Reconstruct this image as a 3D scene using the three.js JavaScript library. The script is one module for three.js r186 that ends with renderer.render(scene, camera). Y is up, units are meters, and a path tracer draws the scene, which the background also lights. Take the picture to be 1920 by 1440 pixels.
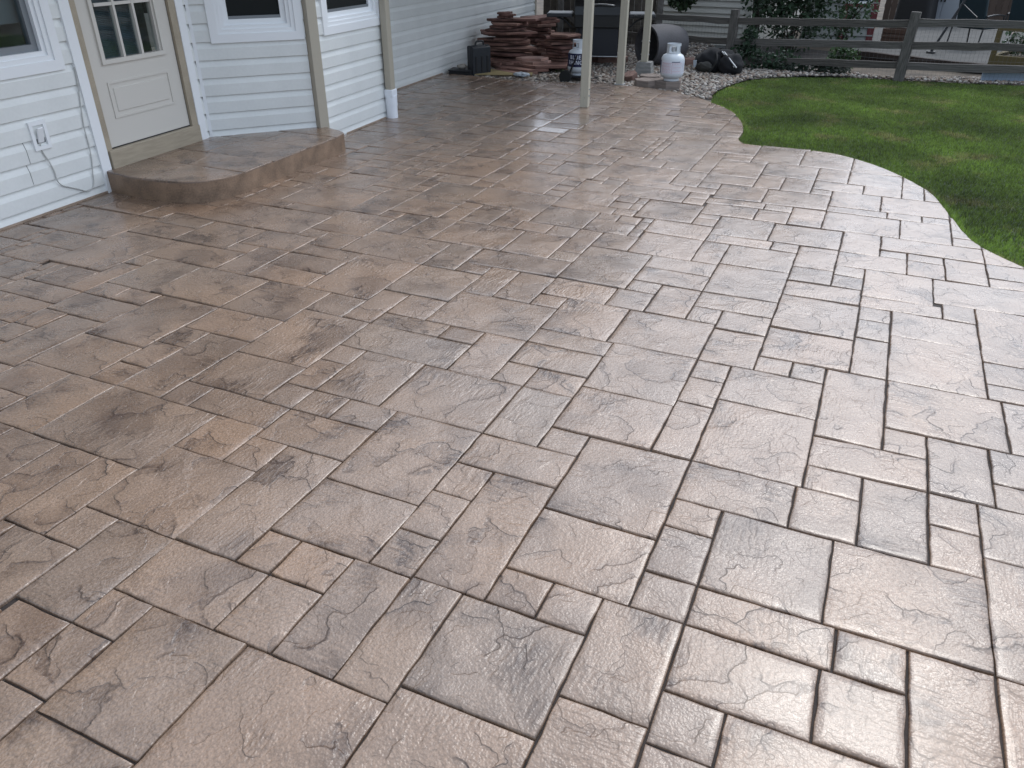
import * as THREE from 'three';
import { mergeGeometries, mergeVertices, toCreasedNormals } from 'three/addons/utils/BufferGeometryUtils.js';
import { RoundedBoxGeometry } from 'three/addons/geometries/RoundedBoxGeometry.js';

// ------------------------------------------------------------------ camera, sky, sun, exposure
const scene = new THREE.Scene();
const EYE = 1.75, YAW = 24.4 * Math.PI / 180, FOCAL = 1443, HORIZON = -120;
const PITCH = Math.atan2(720 - HORIZON, FOCAL);
const camera = new THREE.PerspectiveCamera(2 * Math.atan(720 / FOCAL) * 180 / Math.PI, 4 / 3, 0.05, 600);
camera.position.set(0, EYE, 0);
camera.rotation.order = 'YXZ';
camera.rotation.set(-PITCH, YAW, 0);
scene.add(camera);
const renderer = new THREE.WebGLRenderer({ antialias: true });
renderer.setSize(1024, 768);
renderer.toneMapping = THREE.LinearToneMapping;
renderer.toneMappingExposure = 0.95;
renderer.shadowMap.enabled = true;

// bright broken overcast: the veiled sun stands ahead and to the right, over the lawn
const SUN_AZ = 6 * Math.PI / 180, SUN_EL = 43 * Math.PI / 180;
const sunDir = new THREE.Vector3(Math.sin(SUN_AZ) * Math.cos(SUN_EL), Math.sin(SUN_EL), -Math.cos(SUN_AZ) * Math.cos(SUN_EL));
{
  const w = 512, h = 256, data = new Float32Array(w * h * 4);
  for (let j = 0; j < h; j++) for (let i = 0; i < w; i++) {
    const el = ((j + 0.5) / h - 0.5) * Math.PI, a = ((i + 0.5) / w - 0.5) * 2 * Math.PI;
    const x = Math.cos(el) * Math.cos(a), y = Math.sin(el), z = Math.cos(el) * Math.sin(a);
    const c = x * sunDir.x + y * sunDir.y + z * sunDir.z, ang = Math.acos(Math.min(1, Math.max(-1, c)));
    const glow = Math.exp(-(ang * ang) / (2 * 0.25 * 0.25)) * 3.1 + Math.exp(-(ang * ang) / (2 * 0.75 * 0.75)) * 1.0;
    const up = Math.max(0, y);
    const cloud = 1 + 0.16 * Math.sin(3.1 * x + 2.3 * z + 1.7 * Math.sin(4.2 * z - 1.3 * y)) * Math.sin(2.7 * z - 3.7 * x + 0.6);
    const base = (0.78 + 0.30 * up) * cloud;
    const k = (j * w + i) * 4, below = y < 0 ? Math.max(0.25, 1 + y * 6) : 1;
    data[k] = (base * 0.75 + glow * 0.96) * below;
    data[k + 1] = (base * 0.92 + glow * 0.96) * below;
    data[k + 2] = (base * 1.16 + glow * 1.0) * below;
    data[k + 3] = 1;
  }
  const sky = new THREE.DataTexture(data, w, h, THREE.RGBAFormat, THREE.FloatType);
  sky.mapping = THREE.EquirectangularReflectionMapping;
  sky.magFilter = sky.minFilter = THREE.LinearFilter;
  sky.needsUpdate = true;
  scene.background = sky;
  scene.environment = sky;
}
const sun = new THREE.DirectionalLight(new THREE.Color(1, 0.965, 0.91), 0.75);
sun.position.copy(sunDir).multiplyScalar(40);
sun.target.position.set(-1, 0, -6);
sun.castShadow = true;
sun.shadow.radius = 24;
sun.shadow.mapSize.set(2048, 2048);
Object.assign(sun.shadow.camera, { left: -16, right: 16, top: 16, bottom: -16, near: 1, far: 90 });
scene.add(sun, sun.target);

// ------------------------------------------------------------------ helpers
let seed = 20240611;
const rnd = () => { seed = (seed * 1664525 + 1013904223) >>> 0; return seed / 4294967296; };
const rr = (a, b) => a + (b - a) * rnd();
const V3 = (x, y, z) => new THREE.Vector3(x, y, z);
const lin = (r, g, b) => new THREE.Color().setRGB(r, g, b);
// patio coordinates: u runs to the right, v away from the viewer; world x = u, z = -v
function at(px, py, h = 0) {                      // the spot at height h that a photo pixel shows
  const d = V3((px - 960) / FOCAL, -(py - 720) / FOCAL, -1).applyEuler(camera.rotation);
  const t = (h - EYE) / d.y;
  return V3(d.x * t, h, d.z * t);
}
const used = new Map();
function numbered(n) { const k = used.get(n) || 0; used.set(n, k + 1); return k ? n + '_' + String(k).padStart(3, '0') : n; }
function tag(o, label, category, group, kind) {
  if (label) o.userData.label = label;
  if (category) o.userData.category = category;
  if (group) o.userData.group = group;
  if (kind) o.userData.kind = kind;
  return o;
}
function thing(name, label, category, pos = [0, 0, 0], turn = 0, group) {
  const o = new THREE.Group(); o.name = numbered(name); scene.add(o);
  o.position.set(...pos); o.rotation.y = turn;
  return tag(o, label, category, group);
}
function mesh(name, geo, mat, parent = scene) {
  const g = Array.isArray(geo) ? merge(geo) : geo;
  const m = new THREE.Mesh(g, mat); m.name = parent === scene ? numbered(name) : name;
  m.castShadow = m.receiveShadow = true; parent.add(m); return m;
}
function merge(list) {
  const all = list.map(g => { const q = g.index ? g.toNonIndexed() : g; for (const k of Object.keys(q.attributes)) if (!['position', 'normal', 'uv'].includes(k)) q.deleteAttribute(k); return q; });
  return mergeGeometries(all, false);
}
function box(x0, x1, y0, y1, z0, z1) {            // uv in metres
  const g = new THREE.BoxGeometry(x1 - x0, y1 - y0, z1 - z0), p = g.attributes.position, n = g.attributes.normal, uv = g.attributes.uv;
  g.translate((x0 + x1) / 2, (y0 + y1) / 2, (z0 + z1) / 2);
  for (let i = 0; i < p.count; i++) {
    const nx = Math.abs(n.getX(i)), ny = Math.abs(n.getY(i));
    if (nx > 0.5) uv.setXY(i, p.getZ(i), p.getY(i)); else if (ny > 0.5) uv.setXY(i, p.getX(i), p.getZ(i)); else uv.setXY(i, p.getX(i), p.getY(i));
  }
  return g;
}
function rbox(w, h, d, r = 0.006, x = 0, y = 0, z = 0) { const g = new RoundedBoxGeometry(w, h, d, 2, r); g.translate(x, y, z); return g; }
function tube(pts, r, seg = 24, rad = 8, closed = false) { return new THREE.TubeGeometry(new THREE.CatmullRomCurve3(pts, closed, 'centripetal'), seg, r, rad, closed); }
function bar(a, b, r, rad = 8, r2 = r) {
  const d = new THREE.Vector3().subVectors(b, a), g = new THREE.CylinderGeometry(r2, r, d.length(), rad);
  g.applyQuaternion(new THREE.Quaternion().setFromUnitVectors(V3(0, 1, 0), d.clone().normalize()));
  g.translate((a.x + b.x) / 2, (a.y + b.y) / 2, (a.z + b.z) / 2); return g;
}
// --- periodic gradient noise for the textures
const PERM = new Uint8Array(512), GX = new Float32Array(256), GY = new Float32Array(256);
{ const p = [...Array(256).keys()]; for (let i = 255; i > 0; i--) { const j = Math.floor(rnd() * (i + 1)); [p[i], p[j]] = [p[j], p[i]]; } for (let i = 0; i < 512; i++) PERM[i] = p[i & 255]; for (let i = 0; i < 256; i++) { const a = i / 256 * Math.PI * 2; GX[i] = Math.cos(a); GY[i] = Math.sin(a); } }
function pn(x, y, fx, fy = fx, s = 0) {            // x, y in 0..1, fx and fy whole periods
  x *= fx; y *= fy;
  const xf = Math.floor(x), yf = Math.floor(y), dx = x - xf, dy = y - yf;
  const x0 = ((xf % fx) + fx) % fx, y0 = ((yf % fy) + fy) % fy, x1 = (x0 + 1) % fx, y1 = (y0 + 1) % fy;
  const h = (a, b) => PERM[(PERM[(a + s * 37) & 255] + b + (a >> 8) * 57 + (b >> 8) * 91) & 255];
  const a = h(x0, y0), b = h(x1, y0), c = h(x0, y1), d = h(x1, y1);
  const sx = dx * dx * dx * (dx * (dx * 6 - 15) + 10), sy = dy * dy * dy * (dy * (dy * 6 - 15) + 10);
  const n0 = GX[a] * dx + GY[a] * dy, n1 = GX[b] * (dx - 1) + GY[b] * dy, n2 = GX[c] * dx + GY[c] * (dy - 1), n3 = GX[d] * (dx - 1) + GY[d] * (dy - 1);
  const l = n0 + sx * (n1 - n0), m = n2 + sx * (n3 - n2);
  return (l + sy * (m - l)) * 1.5;
}
function fb(x, y, f, oct, s = 0) { let v = 0, a = 0.5; for (let o = 0; o < oct; o++) { v += a * pn(x, y, f, f, s + o * 7); f *= 2; a *= 0.5; } return v; }
const sst = (a, b, x) => { const t = Math.min(1, Math.max(0, (x - a) / (b - a))); return t * t * (3 - 2 * t); };
const mix = (a, b, t) => a + (b - a) * t;
const toS = c => Math.round(255 * Math.min(1, Math.max(0, c <= 0.0031308 ? 12.92 * c : 1.055 * Math.pow(c, 1 / 2.4) - 0.055)));
function texture(size, fn, { srgb = false, float = false, repeat = 1 } = {}) {   // fn(x, y) -> [r, g, b] linear
  const n = size * size, data = float ? new Float32Array(n * 4) : new Uint8Array(n * 4);
  for (let j = 0; j < size; j++) for (let i = 0; i < size; i++) {
    const c = fn(i / size, j / size, j * size + i), k = (j * size + i) * 4;
    if (float) { data[k] = c[0]; data[k + 1] = c[1]; data[k + 2] = c[2]; data[k + 3] = 1; }
    else if (srgb) { data[k] = toS(c[0]); data[k + 1] = toS(c[1]); data[k + 2] = toS(c[2]); data[k + 3] = 255; }
    else { data[k] = 255 * c[0]; data[k + 1] = 255 * c[1]; data[k + 2] = 255 * c[2]; data[k + 3] = 255; }
  }
  const t = new THREE.DataTexture(data, size, size, THREE.RGBAFormat, float ? THREE.FloatType : THREE.UnsignedByteType);
  if (srgb) t.colorSpace = THREE.SRGBColorSpace;
  t.wrapS = t.wrapT = THREE.RepeatWrapping; t.magFilter = THREE.LinearFilter; t.minFilter = THREE.LinearMipmapLinearFilter;
  t.repeat.set(repeat, repeat); t.needsUpdate = true; return t;
}
function again(t, rep) { const c = t.clone(); c.repeat.set(rep, rep); c.needsUpdate = true; return c; }

// ------------------------------------------------------------------ materials
// stamped slate: cleft ledges, brush-like striations, fine grain; brown release pigment lies in patches and in the clefts
const TILE = 3.2, TS = 2048;
const slateH = new Float32Array(TS * TS), slateC = new Float32Array(TS * TS), slateR = new Float32Array(TS * TS);
for (let j = 0; j < TS; j++) for (let i = 0; i < TS; i++) {
  const x0 = i / TS, y0 = j / TS, k = j * TS + i;
  const wx = pn(x0, y0, 29, 29, 3), wy = pn(x0, y0, 29, 29, 4), wz = pn(x0, y0, 97, 97, 5), wq = pn(x0, y0, 210, 210, 6);
  const x = x0 + wx * 0.012 + wz * 0.0034 + wq * 0.0012, y = y0 + wy * 0.012 - wz * 0.0034 + wq * 0.0012;
  let h = pn(x0, y0, 10, 10, 7) * 3.2 + pn(x0, y0, 26, 26, 8) * 1.5, lay = 0.5, pig = 0;
  for (let l = 0; l < 5; l++) {                     // ledges: a sheet breaks off along one jagged, open-ended line
    const f = [7, 9, 13, 17, 23][l], n = pn(x, y, f, f, 11 + l * 3) + 0.35 * pn(x, y, f * 3, f * 3, 12 + l * 3) + 0.1, m = pn(x0, y0, f + 4, f + 4, 40 + l);
    const wd = mix(0.012, 0.5, sst(-0.22, 0.12, m)), up = sst(-wd, wd, n);
    h += up * [2.6, 2.2, 1.8, 1.3, 1.0][l]; lay += (up - 0.5) * 0.16 * (l % 2 ? 1 : -1);
    const sharp = 1 - sst(0.03, 0.16, wd);
    if (n < 0.02) pig += sharp * (0.24 * Math.exp(-(n * n) / 0.0006) + 0.55 * Math.exp(n * 6)) * [1, 0.9, 0.6, 0.3, 0.15][l];
  }
  const m3 = sst(-0.12, 0.35, pn(x0, y0, 14, 14, 14));
  const stri = pn(x0 + wx * 0.016, y0 + wy * 0.006, 46, 190, 15) + 0.6 * pn(x0 + wx * 0.016, y0, 80, 380, 16);
  const g1 = pn(x0, y0, 250, 250, 17), g2 = pn(x0, y0, 520, 520, 18), g3 = pn(x0, y0, 840, 840, 19);
  slateH[k] = h + stri * 1.0 * m3 + g1 * 0.50 + g2 * 0.46 + g3 * 0.22;   // millimetres
  const blot = sst(-0.06, 0.34, fb(x, y, 9, 5, 21) + 0.10 * stri * m3 + 0.06 * g1);
  slateC[k] = Math.min(0.999, 0.66 * blot * (0.55 + 0.75 * m3 * (0.5 + 0.6 * stri)) + Math.min(0.8, pig) * (0.75 + 0.4 * g1)) ;
  if (slateC[k] < 0) slateC[k] = 0;
  slateC[k] += 2 * Math.round(40 * Math.min(1, Math.max(0, lay)));
  slateR[k] = 0.5 + 0.45 * pn(x0, y0, 17, 17, 27) + 0.25 * g1;
}
let hmin = 1e9, hmax = -1e9; for (const v of slateH) { if (v < hmin) hmin = v; if (v > hmax) hmax = v; }
const slateBump = texture(TS, (x, y, k) => { const v = (slateH[k] - hmin) / (hmax - hmin); return [v, v, v]; }, { float: true });
const slateMap = texture(TS, (x, y, k) => {
  const lay = Math.floor(slateC[k] / 2) / 40, st = slateC[k] - 2 * Math.floor(slateC[k] / 2);
  const g = pn(x, y, 330, 330, 31) + 0.7 * pn(x, y, 640, 640, 33), t = Math.min(1, Math.max(0, pn(x, y, 7, 7, 32) * 0.9 + 0.5)), sp = (0.86 + 0.28 * lay) * (1 + 0.26 * g);
  const r = mix(0.245, 0.214, t) * sp, gg = mix(0.157, 0.145, t) * sp, b = mix(0.103, 0.103, t) * sp;
  return [mix(r, 0.066, st), mix(gg, 0.036, st), mix(b, 0.022, st)];
}, { srgb: true });
const slateRough = texture(1024, (x, y) => { const k = Math.floor(y * TS) * TS + Math.floor(x * TS); const v = Math.min(1, Math.max(0, slateR[k])); return [0, mix(0.20, 0.40, v), 0]; });
const wetMat = new THREE.MeshPhysicalMaterial({ color: lin(0.8, 0.78, 0.76), map: slateMap, bumpMap: slateBump, bumpScale: (hmax - hmin) * 0.001, roughness: 0.25, vertexColors: true, clearcoat: 1, clearcoatRoughness: 0.15 });
const stoneMat = new THREE.MeshPhysicalMaterial({ color: 0xffffff, map: slateMap, bumpMap: slateBump, bumpScale: (hmax - hmin) * 0.00135, roughness: 1, roughnessMap: slateRough, vertexColors: true, clearcoat: 0.5, clearcoatRoughness: 0.2 });
const fineNoise = texture(512, (x, y) => { const v = 0.5 + 0.5 * fb(x, y, 12, 5, 41); return [v, v, v]; }, { float: true });
const coarse = (r, g, b, d, s) => texture(512, (x, y) => { const a = fb(x, y, 6, 6, s), c = pn(x, y, 90, 90, s + 3); const v = 1 + d * a * 1.6 + d * 0.5 * c; return [r * v, g * v, b * v]; }, { srgb: true });
const jointMat = new THREE.MeshStandardMaterial({ map: coarse(0.026, 0.017, 0.013, 0.5, 43), roughness: 0.8 });
const edgeMat = new THREE.MeshStandardMaterial({ map: coarse(0.33, 0.25, 0.19, 0.3, 45), roughness: 0.55, bumpMap: fineNoise, bumpScale: 0.004 });
const riserMat = new THREE.MeshStandardMaterial({ map: coarse(0.225, 0.15, 0.10, 0.45, 47), roughness: 0.5, bumpMap: fineNoise, bumpScale: 0.004 });
const std = (r, g, b, roughness = 0.6, extra = {}) => new THREE.MeshStandardMaterial({ color: lin(r, g, b), roughness, ...extra });
const M = {
  siding: new THREE.MeshStandardMaterial({ map: coarse(0.74, 0.75, 0.73, 0.05, 51), roughness: 0.42, bumpMap: again(fineNoise, 3), bumpScale: 0.0006 }),
  trim: std(0.84, 0.85, 0.86, 0.38), wrap: std(0.42, 0.375, 0.30, 0.5), tan: new THREE.MeshStandardMaterial({ map: coarse(0.37, 0.31, 0.23, 0.16, 53), roughness: 0.55 }),
  door: std(0.62, 0.585, 0.53, 0.45), screenFrame: std(0.22, 0.235, 0.25, 0.45, { metalness: 0.3 }), room: std(0.26, 0.24, 0.21, 0.9), blind: std(0.075, 0.095, 0.11, 0.7), shade: std(0.16, 0.17, 0.18, 0.9),
  glass: new THREE.MeshPhysicalMaterial({ color: lin(0.85, 0.9, 0.9), roughness: 0.02, transmission: 1, thickness: 0, ior: 1.5 }),
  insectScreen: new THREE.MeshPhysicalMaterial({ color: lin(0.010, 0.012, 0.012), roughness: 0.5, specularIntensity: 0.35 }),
  shingle: new THREE.MeshStandardMaterial({ map: coarse(0.075, 0.066, 0.06, 0.5, 55), roughness: 0.95 }),
  pvc: std(0.82, 0.84, 0.88, 0.3), black: std(0.012, 0.012, 0.014, 0.45), blackSoft: std(0.007, 0.007, 0.009, 0.9), rubber: std(0.015, 0.015, 0.015, 0.85), steel: std(0.55, 0.56, 0.58, 0.3, { metalness: 1 }), galv: std(0.45, 0.46, 0.47, 0.45, { metalness: 0.8 }),
};

// ------------------------------------------------------------------ ground, lawn, gravel bed
const P2 = (u, v) => new THREE.Vector2(u, v);
const edgeCtl = [[2.1, -3], [2.05, 2.5], [1.85, 4.1], [1.5, 4.8], [1.02, 5.33], [0.78, 5.69], [0.64, 6.31], [0.52, 6.85], [0.31, 7.27], [0.02, 7.65], [-0.29, 7.87], [-0.62, 7.93], [-0.92, 7.90], [-1.10, 7.93], [-1.19, 8.10], [-1.21, 8.45], [-1.30, 8.9], [-1.52, 9.5], [-1.88, 10.0], [-2.3, 10.38], [-2.73, 10.62], [-3.4, 10.70], [-4.65, 10.48], [-5.5, 10.60], [-6.15, 10.62]];
const edgePts = new THREE.CatmullRomCurve3(edgeCtl.map(([u, v]) => V3(u, v, 0)), false, 'centripetal').getPoints(130).map(p => P2(p.x, p.y));
const patioPoly = [...edgePts, P2(-6.15, 10.62), P2(-5.1, -3)];
function flat(pts, y, uvScale = 1, holes = []) {        // a horizontal sheet from (u, v) points, uv in metres
  const s = new THREE.Shape(pts); for (const h of holes) s.holes.push(new THREE.Path(h));
  const g = new THREE.ShapeGeometry(s); g.rotateX(-Math.PI / 2); g.translate(0, y, 0);
  const p = g.attributes.position, uv = g.attributes.uv; for (let i = 0; i < p.count; i++) uv.setXY(i, p.getX(i) * uvScale, p.getZ(i) * uvScale);
  return g;
}
function inside(pt, poly) { let c = false; for (let i = 0, j = poly.length - 1; i < poly.length; j = i++) { const a = poly[i], b = poly[j]; if ((a.y > pt.y) !== (b.y > pt.y) && pt.x < (b.x - a.x) * (pt.y - a.y) / (b.y - a.y) + a.x) c = !c; } return c; }
const soilMat = new THREE.MeshStandardMaterial({ map: coarse(0.085, 0.066, 0.048, 0.6, 61), roughness: 0.95 });
tag(mesh('ground', flat([P2(-300, -300), P2(300, -300), P2(300, 300), P2(-300, 300)], -0.16, 0.5), soilMat), null, null, null, 'structure');
const LAWN_Y = -0.085, GRAVEL_Y = -0.05;
const px2 = (x, y, h) => { const p = at(x, y, h); return P2(p.x, -p.z); };
const arc = [[1336, 186], [1350, 173], [1375, 162], [1400, 154], [1440, 149], [1500, 147], [1560, 147], [1640, 150], [1700, 154], [1840, 160], [1919, 163]].map(([x, y]) => px2(x, y, LAWN_Y));
const lawnEdge = edgePts.filter(p => p.y < 10.02 && p.x > -1.95).map(p => P2(p.x - 0.06, p.y - 0.03));
const lawnPoly = [P2(16, -8), P2(16, 15.2), P2(7, 14.2), ...[...arc].reverse(), ...[...lawnEdge].reverse(), P2(2.0, -8)];
const lawnTex = texture(512, (x, y) => { const a = fb(x, y, 5, 6, 63), d = sst(0.12, 0.4, fb(x, y, 7, 4, 65)); const v = 1 + 0.5 * a; return [mix(0.085, 0.19, d) * v, mix(0.135, 0.165, d) * v, mix(0.030, 0.075, d) * v]; }, { srgb: true });
tag(mesh('lawn', flat(lawnPoly, LAWN_Y, 0.3), new THREE.MeshStandardMaterial({ map: lawnTex, roughness: 0.95 })), null, null, null, 'structure');
const gravelPoly = [P2(-6.3, 10.4), P2(-3.4, 10.4), P2(-2.3, 10.1), P2(-1.75, 9.7), ...arc.map(p => P2(p.x - 0.02, p.y - 0.08)), P2(5, 13.9), P2(5, 14.35), P2(1.6, 13.9), P2(0.2, 13.25), P2(-2.2, 13.9), P2(-3.6, 17.2), P2(-6.6, 17.2)];
tag(mesh('gravel_bed', flat(gravelPoly, GRAVEL_Y, 0.6), new THREE.MeshStandardMaterial({ map: coarse(0.10, 0.085, 0.075, 0.6, 67), roughness: 0.95 })), null, null, null, 'structure');

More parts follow.
